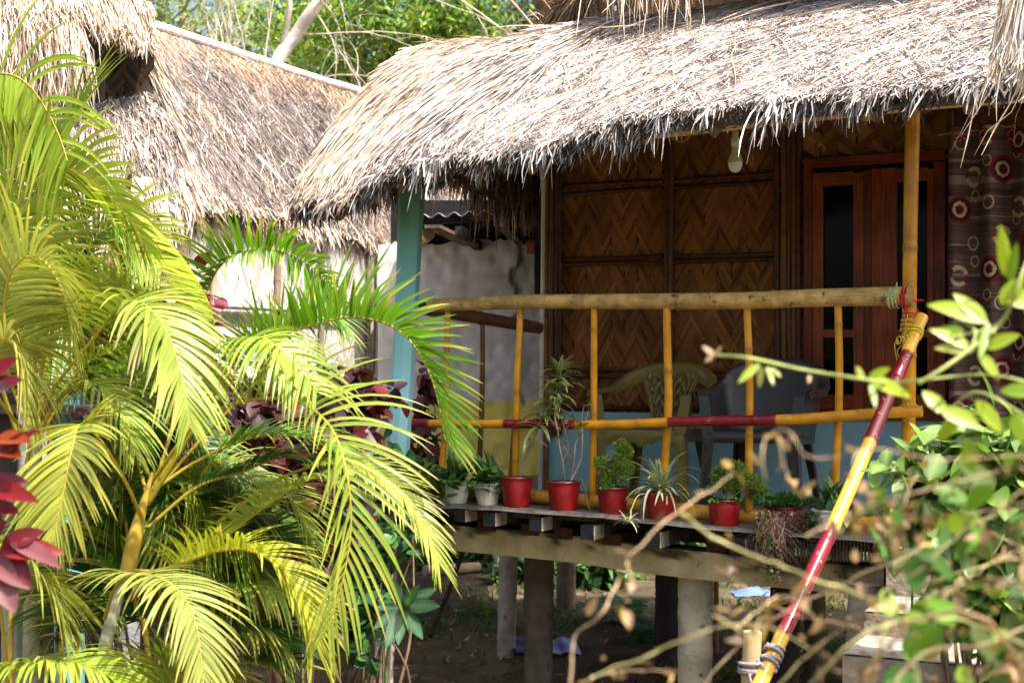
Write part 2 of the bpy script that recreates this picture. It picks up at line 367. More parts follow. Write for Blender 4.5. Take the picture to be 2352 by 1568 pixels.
thatch(sm,SR,2600,(.06,.2),(.004,.009),palR,(.92,1.0),seed=4,lift=.0,g=5,tilt=.04,over=.13)
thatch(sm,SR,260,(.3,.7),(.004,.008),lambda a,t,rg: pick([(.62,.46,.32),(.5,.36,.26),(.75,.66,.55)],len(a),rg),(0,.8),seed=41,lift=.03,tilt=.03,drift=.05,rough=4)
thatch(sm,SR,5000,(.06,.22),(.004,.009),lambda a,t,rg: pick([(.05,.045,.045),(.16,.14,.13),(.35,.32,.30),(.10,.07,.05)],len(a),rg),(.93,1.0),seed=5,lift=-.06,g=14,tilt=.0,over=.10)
# denser lock clumps that hang below the edge
rg=np.random.default_rng(9)
for ca in np.r_[rg.uniform(0,1,34), .455,.46,.47,.655,.66,.30,.31,.30]:
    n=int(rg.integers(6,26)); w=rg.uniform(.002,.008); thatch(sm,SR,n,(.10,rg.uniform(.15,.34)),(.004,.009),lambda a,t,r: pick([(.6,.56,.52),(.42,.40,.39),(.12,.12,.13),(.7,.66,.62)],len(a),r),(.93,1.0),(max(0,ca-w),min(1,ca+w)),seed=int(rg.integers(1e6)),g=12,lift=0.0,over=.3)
sm.build('thatch_straw',M_thatch,roof)
# ---- hip end on the left, its eave running back above the veranda side
top2=[(1060,135,8.6),(1180,110,8.9),(1300,85,9.3),(1400,85,9.8)]
eav2=[(672,455,7.4),(905,420,8.1),(1090,360,8.8),(1235,395,9.6)]
SH=Surf(top2,eav2,[.28,.15,.1,.05])
r2=MB(); roofbase(r2,SH,(.12,.08,.06),50,20,.09,6); hip=r2.build('roof',M_core,house)
s2=MB()
DK=[(.10,.06,.04),(.20,.12,.08),(.05,.035,.03),(.30,.20,.14),(.42,.32,.24)]
thatch(s2,SH,3500,(.2,.4),(.006,.012),lambda a,t,r: pick(STRAW,len(a),r),(0,.95),seed=21)
thatch(s2,SH,3800,(.14,.34),(.006,.012),lambda a,t,r: pick(DK,len(a),r),(.90,1.0),seed=22,g=12,lift=-.02,over=.2)
thatch(s2,SH,1500,(.25,.5),(.006,.012),lambda a,t,r: pick(DK,len(a),r),(.90,1.0),(.8,1.0),seed=23,g=14,lift=-.02,over=.6)
thatch(s2,SH,3000,(.25,.6),(.006,.012),lambda a,t,r: pick(DK,len(a),r),(.80,1.0),(.6,1.0),seed=24,g=14,lift=-.12,over=.45)
s2.build('thatch_straw',M_thatch,hip)
# ---- rear slope so the roof is closed from behind
rb=MB(); TT=SR.T; BK=TT+A(.447,.894,0)*2.6-Z(1.3)
rb.add(np.stack([TT,BK],1),gridfaces(len(TT),2),C=(.3,.25,.2)); rb.build('roof',M_core,house)
# ---- upper gable above the top edge
gb=MB(); o=P(1232,125,9.7); weave(gb,o,norm(A(1,-.16,0)),Z(1),A(0,-1,0),2.6,1.1,.11,.055,1.4,[(.05,.03,.015),(.09,.05,.02)],np.random.default_rng(4))
gb.build('gable_wall',M_weave,house,smooth=False)
UG=Surf([(1420,-260,8.4),(1700,-290,8.2),(2100,-320,7.8),(2600,-330,7.4)],[(1385,-95,7.6),(1700,-110,7.3),(2100,-130,6.9),(2600,-150,6.6)],[.05]*4)  # unseen overhang above the frame, placed to shade the gable wall
u=MB(); roofbase(u,UG,(.16,.12,.09),40,12,.08,2); ug=u.build('roof',M_core,house)
us=MB(); thatch(us,UG,110,(.3,.6),(.003,.006),lambda a,t,r: pick(STRAW[:4],len(a),r),(.8,1),(.0,.22),seed=31,g=7,over=.75,lift=-.02)
thatch(us,UG,1400,(.08,.16),(.006,.012),lambda a,t,r: pick(STRAW+WH,len(a),r),(.2,1),seed=32)
# raking edge of the gable
k=900; f=rg.uniform(0,1,k)[:,None]; a0=P(1238,96,8.7); a1=P(1405,-110,7.9)
ribbons(us,a0*(1-f)+a1*f+rg.normal(size=(k,3))*.025,norm(a0-a1+rg.normal(size=(k,3))*.5+A(0,0,-.1)),A(1,.5,0),rg.uniform(.12,.3,k),.009,2,4,'taper',C=pick(DK+STRAW[:2],k))
us.build('thatch_straw',M_thatch,ug)
rk=MB(); q=resample([P(1238,92,8.72),P(1330,-10,8.3),P(1430,-140,8.0)],10)
for i in range(5): tube(rk,q+A(.03*i,.06*i,.02*i),.035,7,(.12,.08,.05))
rk.build('rafter',M_wood,house)
# ---- right-hand lobe of straw hanging closer
SL=Surf([(2330,-90,5.5),(2450,-110,5.4),(2600,-130,5.3)],[(2285,120,5.45),(2390,160,5.3),(2600,170,5.1)],[.06,.08,.05])
l=MB(); roofbase(l,SL,(.2,.15,.1),20,12,.05,1); lo=l.build('roof',M_core,house)
l2=MB(); thatch(l2,SL,5200,(.15,.36),(.003,.007),lambda a,t,r: pick([(.72,.62,.50),(.8,.74,.66),(.6,.5,.38),(.45,.34,.25),(.66,.62,.58)],len(a),r),(0,1),seed=61,g=4,lift=.02,over=.12)
thatch(l2,SL,26,(.35,.6),(.003,.006),lambda a,t,r: pick([(.75,.6,.42)],len(a),r),(.8,1),seed=62,g=3,lift=.02,rough=2,over=.5)
l2.build('thatch_straw',M_thatch,lo)
# ---- eave beams, hidden ceiling battens
eb=MB()
q=[P(1300,326,6.85),P(1560,299,6.6),P(1850,266,6.33),P(2120,238,6.1),P(2500,208,5.8)]
tube(eb,resample(q,20),.030,10,(.55,.36,.15)); eb.build('eave_beam',M_wood,house)
eb=MB()
for a in np.linspace(.1,1,14):
    p0=SR.at(np.array([a]),np.array([.05]))[0]-Z(.13); p1=SR.at(np.array([a]),np.array([.97]))[0]-Z(.13); tube(eb,resample([p0,(p0+p1)/2+Z(SR.b.mean()),p1],6),.025,7,(.2,.12,.06))
eb.build('rafter',M_wood,house)
# ---- walls
rw=np.random.default_rng(12)
BR=[(.20,.082,.024),(.16,.064,.018),(.24,.105,.030),(.12,.046,.013),(.21,.090,.025),(.18,.072,.020)]
nrm=-EY
def wallrect(u0,u1,v0,v1,b=BW):
    o=PB(u0,v1,b); w=np.linalg.norm((PB(u1,v1,b)-o)[:2]); return o,w,(v1-v0)/F*YB(u0,b)
w=MB()
o,wd,h=wallrect(1288,1845,250,960); o2=o-Z(.0)
weave(w,o,EX,Z(1),nrm,wd,2.05,.080,.040,1.75,BR,rw,dz=.003)
box(w,o+EY*.02-EX*.1,EX*(wd+2.5),EY*.03,Z(2.05),(.03,.015,.01)); w.build('woven_wall',M_weave,house,smooth=False)
w=MB(); o,wd,h=wallrect(1845,2178,230,372); weave(w,o,EX,Z(1),nrm,wd,.42,.10,.055,.75,[(.22,.10,.035),(.17,.075,.022),(.12,.05,.016),(.26,.13,.045)],rw,vertical=True)
w.build('woven_wall',M_weave,house,smooth=False)
w=MB(); o,wd,h=wallrect(2190,2700,180,960); weave(w,o,EX,Z(1),nrm,1.9,2.1,.115,.055,1.0,[(.14,.06,.02),(.18,.08,.03),(.10,.04,.014)],rw); w.build('woven_wall',M_weave,house,smooth=False)
# blue plinth
pb=MB(); z0=-.80+EYE
def YZ(u,z,b): p=PB(u,850,b); p[2]=z; return p
o=YZ(1243,z0,BW-.03); ztop=PB(1243,944,BW-.03)[2]
box(pb,o,EX*3.4,EY*.12,Z(ztop-z0),(.27,.49,.55)); 
pb.build('plinth_wall',mat('blue_plaster',.8,2,.10,bump=.3,bscale=40,spec=.15,dark=(26,.73,(.06,.10,.11))),house)
# white corner post
cp=MB(); tube(cp,resample([PB(1249,300,BW-.06),PB(1248,560,BW-.06),PB(1241,1140,BW-.06)],12),.014,8,(.55,.52,.48)); cp.build('corner_post',M_plaster,house)
BD=(.085,.034,.012)
for (u0,r,c) in [(1258,.016,(.17,.08,.03)),(1269,.017,(.11,.045,.018)),(1280,.014,(.08,.032,.012)),(1290,.011,(.06,.025,.01))]:
    m=MB(); bamboo(m,[PB(u0,280,BW-.05),PB(u0-4,1000 if u0>1262 else 1130,BW-.05)],r,c,.33,off=u0*.03,wob=.01,seed=u0); m.build('bamboo_pole',M_bam,house)
for (u0,r,c) in [(1531,.017,(.08,.03,.012)),(1541,.014,(.11,.045,.016)),(1783,.018,(.07,.028,.01)),(1799,.018,(.14,.065,.022)),(1811,.013,(.10,.045,.016)),(1822,.013,(.13,.06,.02)),(1834,.015,(.08,.03,.012)),(2185,.02,(.1,.045,.016))]:
    m=MB(); bamboo(m,[PB(u0,255,BW-.03),PB(u0+1,945,BW-.03)],r,c,.42,off=u0*.03,wob=.008,seed=u0); m.build('bamboo_pole',M_bam,house)
for (u0,v0,u1,v1) in [(1288,429,1522,417),(1288,450,1522,433),(1548,418,1780,399),(1548,432,1780,418),(1288,597,1522,589),(1288,609,1522,606),(1548,589,1780,583),(1548,602,1780,595),
                      (1288,848,1780,852),(1288,862,1780,866),(1288,936,1845,941),(1845,374,2178,358)]:
    m=MB(); c=BD if u0<1840 else (.22,.12,.045)
    bamboo(m,[PB(u0,v0,BW-.022),PB((u0+u1)/2,(v0+v1)/2+rw.uniform(-3,2),BW-.026),PB(u1,v1,BW-.022)],.0125,np.array(c)*rw.uniform(.8,1.25),.36,off=rw.uniform(0,.3),seed=int(u0+v0)); m.build('batten',M_bam,house)
# ---- window with two casements
win=MB(); b0=BW-.05
def rbox(mb,u0,u1,v0,v1,b,th,C):  # panel lying in the wall plane, given by its corners in the photo
    p=PB(u0,v1,b); q=PB(u1,v1,b); top=PB(u0,v0,b)[2]; ax=(q-p)*A(1,1,0)
    box(mb,p,ax,EY*th,Z(top-p[2]),C)
MAH=(.15,.028,.010)
rbox(win,1846,1866,384,940,b0,.06,MAH); rbox(win,1984,2001,392,940,b0,.06,MAH); rbox(win,2144,2170,372,945,b0,.06,MAH)
rbox(win,1846,2170,366,388,b0-.002,.06,MAH); rbox(win,1846,2170,936,962,b0-.002,.07,MAH)
wf=win.build('window',M_varn,house,smooth=False)
for (ul,ur,gl,gr) in [(1867,1983,1890,1960),(2002,2143,2060,2130)]:
    cs=MB(); dv=-(ul-1867)*.07; bb=b0-.012; c2=(.21,.045,.014)
    rbox(cs,ul,gl,398+dv,938,bb,.04,c2); rbox(cs,gr,ur,398+dv,938,bb,.04,c2)
    rbox(cs,gl,gr,398+dv,428+dv,bb-.002,.038,c2); rbox(cs,gl,gr,757,775,bb-.002,.038,c2); rbox(cs,gl,gr,906,938,bb-.002,.038,c2)
    cs.build('casement',M_varn,wf,smooth=False)
    gp=MB(); rbox(gp,gl,gr,426+dv,910,bb+.022,.006,(.003,.003,.003)); gp.build('pane',M_glass,wf,smooth=False)
# ---- interior dark mass, rear walls, floor
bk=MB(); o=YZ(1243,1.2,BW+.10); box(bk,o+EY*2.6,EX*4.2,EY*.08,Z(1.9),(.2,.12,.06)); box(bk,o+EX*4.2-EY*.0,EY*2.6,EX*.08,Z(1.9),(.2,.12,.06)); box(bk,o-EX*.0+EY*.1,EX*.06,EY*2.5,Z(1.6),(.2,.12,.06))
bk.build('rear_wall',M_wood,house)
# ---- deck: planks, board edge, joists, bricks, beam, columns
BB=-.13
dk=MB(); rd=np.random.default_rng(5)
o=YZ(1000,EYE-.715,.05)
for i in range(26):
    a=i*.155; box(dk,YZ(1000,EYE-.75,.02)-EX*.55+EX*a,EX*.148,EY*4.0,Z(.03),np.array((.10,.08,.06))*rd.uniform(.7,1.3))
dk.build('deck_planks',M_wood,house,smooth=False)
ub=[(1012,1157),(1180,1165),(1400,1182),(1600,1204),(1800,1220),(1950,1229),(2060,1238)]
bd=MB()
pts=np.array([PB(u,v,BB-.05) for u,v in ub]); pts=resample(pts,24); wv=(vnoise(np.arange(24)*.9,np.zeros(24),3)-.5)*.008
V=[]; 
for i,p in enumerate(pts):
    e=A(0,0,wv[i]); V+= [p+e, p+e+EY*.30+Z(.004), p+e+EY*.30-Z(.024), p+e-Z(.020)-EY*.004]
V=np.array(V).reshape(24,4,3); bc=[(.12,.11,.095),(.06,.05,.042),(.07,.06,.05),(.20,.18,.16)]
bd.add(V,gridfaces(24,4,True)[:,::-1],C=np.tile(bc,(24,1)),T=np.stack([np.repeat(np.arange(24)*.1,4),np.tile([0,.3,.32,.02],24)],1))
bd.add(np.concatenate([V[0],V[-1]]),quads=[[0,1,2,3],[7,6,5,4]],C=(.2,.17,.14)); bd.build('deck_board',M_wood,house,smooth=False)
for (uc,vc,wpx) in [(1062,1183,34),(1130,1191,38),(1236,1202,38),(1355,1221,40),(1505,1238,44),(1700,1252,44),(1880,1268,46)]:
    j=MB(); p=PB(uc-wpx*.5,vc+wpx*.42,BB-.045); w_=wpx*.78/F*YB(uc,BB); hh=wpx*.80/F*YB(uc,BB)
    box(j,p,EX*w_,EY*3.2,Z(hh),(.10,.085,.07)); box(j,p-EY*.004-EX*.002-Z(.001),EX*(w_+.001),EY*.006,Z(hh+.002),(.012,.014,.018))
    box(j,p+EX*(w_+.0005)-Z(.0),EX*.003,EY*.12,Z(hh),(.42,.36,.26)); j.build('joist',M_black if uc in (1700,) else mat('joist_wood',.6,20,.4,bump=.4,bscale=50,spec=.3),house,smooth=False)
for i,(uc,vc) in enumerate([(1115,1215),(1215,1224),(1290,1232),(1400,1246),(1640,1262),(1760,1270)]):
    j=MB(); p=PB(uc-18,vc+4,.02); box(j,p,EX*.10,EY*.2,Z(.055),(.07,.028,.02)); j.build('brick',mat('brick',.9,30,.35,bump=.5,bscale=60),house,smooth=False)
bm=MB()
bt=[(840,1193),(900,1198),(1040,1206),(1300,1228),(1500,1254),(1800,1285),(2030,1302)]; bo=[(840,1243),(900,1252),(1040,1264),(1300,1290),(1500,1318),(1800,1350),(2030,1370)]
t_=resample(np.array([PB(u,v,.03) for u,v in bt]),60); b_=resample(np.array([PB(u,v,.03) for u,v in bo]),60)
V=np.stack([t_,t_+EY*.17,b_+EY*.17,b_],1); jn=(np.random.default_rng(3).normal(size=V.shape))*.0012
s_=np.linspace(0,1,60); cc=np.stack([.46+.08*vnoise(s_*14,s_*0,4),.39+.08*vnoise(s_*14,s_*0,4),.21+.06*vnoise(s_*14,s_*0,4)],1)
# side faces need more rows for stains
nv=10; f_=np.linspace(0,1,nv)[None,:,None]; G=t_[:,None]*(1-f_)+b_[:,None]*f_
st=np.clip((vnoise(s_[:,None]*55+f_[0,:,0][None]*2,f_[0,:,0][None]*3+s_[:,None]*2,9)-.35-f_[0,:,0][None]*.75)*5,0,1)
Cg=cc[:,None]*(1-.85*st[...,None]); bm.add(G,gridfaces(60,nv),C=Cg.reshape(-1,3)); bm.add(V[:,[0,1]],gridfaces(60,2),C=(.12,.1,.06)); bm.add(V[:,[1,2]],gridfaces(60,2),C=(.3,.24,.12)); bm.add(V[:,[2,3]],gridfaces(60,2),C=(.33,.27,.15))
bm.build('beam',M_conc,house)
def column(u0,v0,u1,v1,Y,r,C,n=14,top=False):
    c=MB(); a=P(u0,v0,Y); b=P(u1,v1,Y) ; b=b if b[2]<.3 else b
    d=(a-b); b=b-d*((b[2]+.05)/d[2]) if b[2]>-.05 else b
    q=resample([a,b],40); rr=r*(1+.02*np.random.default_rng(int(u0)).normal(size=40)); 
    if top: rr[:3]=r*1.10
    tube(c,q,rr,n,C); return c.build('column',M_conc,house)
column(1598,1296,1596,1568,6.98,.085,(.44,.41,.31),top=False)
m=MB(); box(m,YZ(1000,EYE-.86,.30),EX*2.9,EY*.10,Z(.115),(.05,.04,.03)); m.build('beam',M_wood,house)  # dark block added behind the joists to stand for shade in the gaps
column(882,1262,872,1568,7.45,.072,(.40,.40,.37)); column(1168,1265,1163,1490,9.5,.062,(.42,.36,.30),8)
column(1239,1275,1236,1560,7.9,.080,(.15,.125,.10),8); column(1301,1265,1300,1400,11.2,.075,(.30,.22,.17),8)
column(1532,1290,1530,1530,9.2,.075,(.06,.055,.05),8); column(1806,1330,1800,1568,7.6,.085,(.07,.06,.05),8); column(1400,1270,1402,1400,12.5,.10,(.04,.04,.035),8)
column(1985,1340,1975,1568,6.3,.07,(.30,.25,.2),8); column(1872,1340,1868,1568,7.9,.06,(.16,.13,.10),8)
# teal pillar at the veranda corner
tp=MB(); a=P(949,340,7.42); b=P(908,1150,7.42)
pc=lambda f: np.array([(.09,.22,.14),(.11,.29,.20),(.16,.43,.40),(.27,.59,.66),(.30,.62,.70)])  # roof shade is put into the darker upper colours
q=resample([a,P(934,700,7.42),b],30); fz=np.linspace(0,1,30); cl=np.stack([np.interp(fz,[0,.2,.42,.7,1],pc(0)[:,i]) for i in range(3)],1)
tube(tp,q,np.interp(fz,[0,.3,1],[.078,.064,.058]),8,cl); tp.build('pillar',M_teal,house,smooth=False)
# hanging bamboo joist end and slatted vent under the deck
h=MB(); a=PB(1662,1222,-.02); tube(h,[a,a+EY*1.4],.055,18,(.20,.13,.07),cap=False); tube(h,[a+EY*.002,a+EY*1.4],.043,18,(.015,.01,.008)); tube(h,[a-EY*.001,a+EY*.05],.056,18,(.22,.14,.07),cap=False); h.build('bamboo_joist',M_bam,house)
h=MB()
for i in range(26):
    uu=1790+i*8.2; tube(h,[PB(uu,1240,-.03),PB(uu+1,1290,-.03)],.006,5,(.16,.12,.09))
h.build('under_deck_slats',M_wood,house); 
# ================================================================ RAILINGS
YEL=(.55,.25,.012); YEL2=(.70,.38,.04); CRIM=(.20,.006,.014)
rail = thing('bamboo_railing','yellow bamboo railing along the front of the veranda under one thick weathered top pole','railing',tuple(PB(1560,1150,0)))
m=MB(); q=resample([PB(985,700,-.01),PB(1300,693,-.01),PB(1700,689,-.01),PB(2096,680,-.01)],12)
bamboo(m,q,(.034,.043),(.44,.29,.09),.56,off=.25,n=16,seed=2,wob=.01); m.build('top_rail',M_bamold,rail)
m=MB()
def band(f,edges=(0,.0,.135,.275,.475,.72,.888)):
    u=880+(2118-880)*f
    return np.array(CRIM if (u<1005 or 1197<u<1378 or 1588<u<1826) else YEL)
q=resample([PB(880,968,-.045),PB(1028,973,-.045),PB(1185,973,-.045),PB(1380,975,-.045),PB(1600,967,-.045),PB(1820,963,-.045),PB(2000,950,-.045),PB(2118,944,-.045)],16)
bamboo(m,q,(.021,.026),YEL,.47,off=.1,n=12,band=band,seed=4); m.build('middle_rail',M_paint,rail)
m=MB(); q=[PB(940,1126,.02),PB(1240,1141,.02),PB(1640,1180,.02),PB(1950,1204,.02),PB(2110,1208,.02)]
bamboo(m,resample(q,10),(.034,.042),(.50,.25,.04),.62,off=.2,n=14,seed=5); m.build('bottom_rail',M_paint,rail)
for (ut,ub_,vb,wd) in [(1033,1014,1120,15),(1192,1182,1125,17),(1367,1354,1155,17),(1536,1524,1170,20),(1719,1716,1185,19),(1922,1919,1195,19)]:
    m=MB(); r=wd/2/F*YB(ut); um=(ut+ub_)/2+((ut*7)%5-2)
    bamboo(m,[PB(ut,700,0),PB(um+2,850,0),PB(um,980,0),PB(ub_,vb,0)],(r*.92,r),np.array(YEL)*(.8+.3*((ut*13)%7)/7),.42,off=(ut*.137)%.45,n=10,seed=ut,wob=.02); m.build('baluster',M_paint,rail)
m=MB(); bamboo(m,[PB(2097,240,.045),PB(2090,600,.045),PB(2085,1240,.045)],(.033,.030),YEL,.62,off=.57,n=14,seed=3,nodeC=(.12,.12,.03)); m.build('post',M_paint,rail)
def lashing(name,parent,c,ax,r,turns,C,rr=.0025,spread=.03,m=M_rope,seed=0,tails=2,sq=1.0):
    mb=MB(); ax=norm(ax); s=norm(np.cross(ax,A(.3,.2,1))); t=np.cross(ax,s); n=turns*14; a=np.linspace(0,2*math.pi*turns,n)
    rg=np.random.default_rng(seed); off=np.linspace(-spread,spread,n)+np.sin(a*.5)*spread*.25
    p=c+ax*off[:,None]+s*(np.cos(a)*r)[:,None]+t*(np.sin(a)*r*sq)[:,None]
    tube(mb,p,rr,5,C)
    for i in range(tails):
        d=rdir(1,rg)[0]-EY*.6; e=[c+norm(d)*r,c+norm(d)*r*1.5+rdir(1,rg)[0]*.02,c+norm(d)*r*1.6-Z(.05+.04*i)]
        tube(mb,resample(e,8),rr*.8,5,C)
    return mb.build(name,m,parent)
lashing('lashing',rail,PB(2053,684,-.01),PB(2100,682,0)-PB(2000,684,0),.047,5,(.45,.55,.25),.0025,.022)
lashing('lashing',rail,PB(2078,683,-.01),PB(2100,682,0)-PB(2000,684,0),.047,4,(.45,.02,.04),.003,.014,seed=2)
lashing('lashing',rail,PB(2096,712,.02),A(.1,0,1),.042,3,(.5,.02,.04),.003,.05,seed=3)
lashing('lashing',rail,PB(2090,745,.01),A(.1,0,1),.040,6,(.62,.55,.06),.0025,.03,seed=4)
lashing('lashing',rail,PB(2086,934,.02),A(.1,.2,1),.038,2,(.35,.5,.2),.0025,.02,seed=5)
sr = thing('bamboo_railing','dark brown side railing running from the corner pillar back to the house wall','railing',tuple(PB(1130,1080,.6)))
m=MB(); a=P(950,704,7.55); b=PB(1238,753,BW-.1); bamboo(m,[a,b],.036,(.13,.065,.03),.5,seed=3); m.build('top_rail',M_bam,sr)
for f,ub_,vb in [(.52,1100,1108),(.84,1168,1108)]:
    m=MB(); p=a+(b-a)*f; e=P(ub_,vb,p[1]); bamboo(m,[p,(p+e)/2+A(.015,0,0),e],.015,(.16,.09,.02),.4,seed=int(ub_),wob=.02); m.build('baluster',M_bam,sr)
# ---- painted handrail of the stairs with its stake
hr = thing('bamboo_handrail','sloping bamboo handrail painted yellow and crimson, tied to the veranda post','handrail',tuple(P(1745,1568,5.15)))
h0=P(2118,728,6.2); h1=P(1700,1668,5.05)
def hb(f):
    v=728+940*f; return np.array(CRIM if (826<v<1050 or 1262<v<1490) else YEL2)*(1.15 if v<826 or v>1050 else 1)
m=MB(); q=bamboo(m,[h0,(h0+h1)/2+A(.01,0,-.012),h1],(.0275,.029),YEL2,.47,off=.36,n=16,band=hb,seed=11); m.build('pole',M_chip,hr)
m=MB(); dd=norm(h0-h1); tube(m,[h0+dd*.001,h0-dd*.02],.020,14,(.10,.06,.02)); m.build('hollow_end',M_bam,hr)
lashing('lashing',hr,h0-dd*.10,dd,.032,4,(.66,.58,.06),.0028,.02,seed=6)
lashing('lashing',hr,h0-dd*.14+A(-.035,0,0),A(1,.1,.2),.028,5,(.62,.55,.06),.0022,.04,seed=7,sq=.6)
st=thing('bamboo_stake','short upright bare bamboo stake beside the foot of the painted handrail','stake',tuple(P(1722,1700,5.2)))
m=MB(); sa=P(1729,1450,5.22); sb=P(1716,1720,5.22); bamboo(m,[sa,sb],(.034,.037),(.50,.38,.20),.30,off=.11,n=16,seed=4); tube(m,[sa+Z(.001),sa+Z(.0035)],.026,14,(.62,.52,.36)); m.build('pole',M_bam,st)
rp=thing('rope','grey twisted rope tying the handrail foot to the short stake','rope',tuple(P(1740,1540,5.15)))
hp=h0+(h1-h0)*((1535-728)/940)
for i,(c,ax,r,t,sp,sd) in enumerate([(hp,dd,.036,4,.045,1),(sa-(sa-sb)*.30,sa-sb,.044,3,.022,2),((hp+sa-(sa-sb)*.30)/2,A(1,0,0),.03,3,.045,3)]):
    lashing('coil',rp,c,ax,r,t,(.30,.28,.30),.0075,sp,seed=sd,tails=1,sq=1 if i<2 else .8)

# ================================================================ THINGS ON THE VERANDA
def curtain():
    c=thing('curtain','brown striped curtain with red and cream ring pattern hanging at the right of the window','curtain',tuple(PB(2270,990,BW-.42)))
    bq=BW-.42; o=PB(2181,984,bq); top=PB(2181,296,bq)[2]; H=top-o[2]; W=.62; nx,nz=190,430
    x=np.linspace(0,W,nx); z=np.linspace(0,H,nz); X,Zz=np.meshgrid(x,z,indexing='ij')
    d=.042*np.sin(X*2*math.pi/.17+.6*np.sin(Zz*1.3))+.012*np.sin(X*57+Zz*2)*(1-Zz/H)
    V=o+EX*X[...,None]+A(0,0,1)*Zz[...,None]-EY*d[...,None]
    rg=np.random.default_rng(3); S=X*1.35; row=(Zz*70+vnoise(S*2,Zz*30,4)*3)
    st=vnoise(S*3,Zz*150,5); C=np.stack([.070+.085*st,.043+.055*st,.036+.045*st],-1)
    k=(vnoise(S*1.5+9,Zz*60,7)>.78)[...,None]; C=np.where(k,np.array((.26,.19,.18)),C)
    CREAM=np.array((.52,.41,.25)); MAR=np.array((.22,.012,.03)); DRK=np.array((.03,.018,.02))
    def ring(cx,cz,r,kind):
        nonlocal C
        R=np.hypot(S-cx,(Zz-cz)); rag=(vnoise(S*160+cx*9,Zz*160,8)-.5)*.12*r
        def put(lo,hi,col,rough=False):
            nonlocal C
            q=R+(rag if rough else 0); C=np.where(((q>lo*r)&(q<hi*r))[...,None],col,C)
        if kind==0: put(0,1.05,DRK); put(.86,1.08,MAR); put(.38,.62,CREAM,True); put(0,.36,MAR*.6)
        elif kind==1: put(.78,1.0,CREAM); 
        elif kind==2:
            put(.80,1.0,MAR,True); 
            ang=np.arctan2(Zz-cz,S-cx); q=(R>.62*r)&(R<1.02*r)&(np.abs(np.sin(ang+.3))>.45); C=np.where((q&(rag>-.05*r))[...,None],CREAM,C)
    grid=[(i,j) for i in range(5) for j in range(9)]
    for i,j in grid:
        cx=.07+i*.185+(j%2)*.085+rg.uniform(-.01,.01); cz=.10+j*.165+(i%2)*.03
        kd=(i+2*j)%3; ring(cx,cz,[.064,.036,.052][kd],kd)
        if kd!=1: ring(cx+.095,cz+.07+rg.uniform(-.01,.01),.029,1)
    C=C*.78; m=MB(); m.add(V,gridfaces(nx,nz),C=C.reshape(-1,3)); cl=m.build('cloth',M_fabric,c)
    s=cl.modifiers.new('s','SOLIDIFY'); s.thickness=.002
    for i in range(5):
        x0=.045+i*.125; d0=.042*math.sin(x0*2*math.pi/.17+.6*math.sin((H-.05)*1.3)); p=o+EX*x0+Z(H-.045)-EY*(d0+.006)
        a=np.linspace(0,2*math.pi,22); m=MB(); tube(m,p+EX*(np.cos(a)*.022)[:,None]+A(0,0,1)*(np.sin(a)*.024)[:,None],.007,8,(.35,.015,.03),cap=False); m.build('eyelet',M_plas,c)
    m=MB(); tube(m,[PB(2150,310,bq+.02),PB(2560,262,bq+.02)],.008,8,(.25,.15,.08)); m.build('curtain_rod',M_bam,c)
curtain()
def bulb():
    Y=YB(1687,.25); p=P(1689,397,Y); s=Y/F
    t=thing('light_bulb','white light bulb hanging cap up from a short wire under the eave','light bulb',tuple(p+Z(.0)))
    prof=[(0.001,0),(7*s,1.5*s),(12*s,6*s),(15.5*s,14*s),(17*s,22*s)]
    m=MB(); lathe(m,p,prof,24,(.80,.80,.80)); m.build('globe',mat('opal',.25,2,.02,spec=.5),t)
    m=MB(); lathe(m,p,[(17*s,22*s),(17.2*s,27*s),(14*s,36*s),(10*s,46*s),(8*s,56*s),(7.5*s,60*s)],24,(.62,.62,.36)); m.build('body',M_plas,t)
    m=MB(); lathe(m,p,[(8*s,60*s),(9.5*s,61*s),(9.5*s,78*s),(7*s,82*s),(7*s,94*s),(4*s,98*s),(0.001,99*s)],20,(.66,.64,.52)); m.build('socket',M_plas,t)
    m=MB(); tube(m,resample([p+Z(98*s),p+Z(120*s)+A(.003,0,0),p+Z(160*s)+A(.02,.0,0)],8),.003,6,(.5,.48,.4)); m.build('wire',M_plas,t)
bulb()
t=thing('cane_ring','curved cane ring hanging half hidden behind the eave, left of the light bulb','ring',tuple(PB(1560,330,.3)))
m=MB(); a=np.linspace(0,2*math.pi,30); c0=PB(1562,298,.3); tube(m,c0+EX*(np.cos(a)*.055)[:,None]+A(0,0,1)*(np.sin(a)*.055)[:,None]-EY*(np.sin(a)*.02)[:,None],.008,8,(.30,.18,.07),cap=False); m.build('hoop',M_bam,t)
t=thing('lamp_globe','round amber globe tucked under the thatch above the window','lamp',tuple(PB(1988,282,.35)))
m=MB(); c0=PB(1988,280,.35); lathe(m,c0,[(.001,0),(.022,.006),(.038,.022),(.044,.045),(.038,.068),(.02,.084),(.018,.10),(.001,.102)],20,(.42,.28,.10)); m.build('globe',M_plas,t)
m=MB(); lathe(m,c0+Z(.095),[(.02,0),(.02,.03),(.012,.06),(.001,.062)],14,(.3,.25,.2)); m.build('socket',M_plas,t)

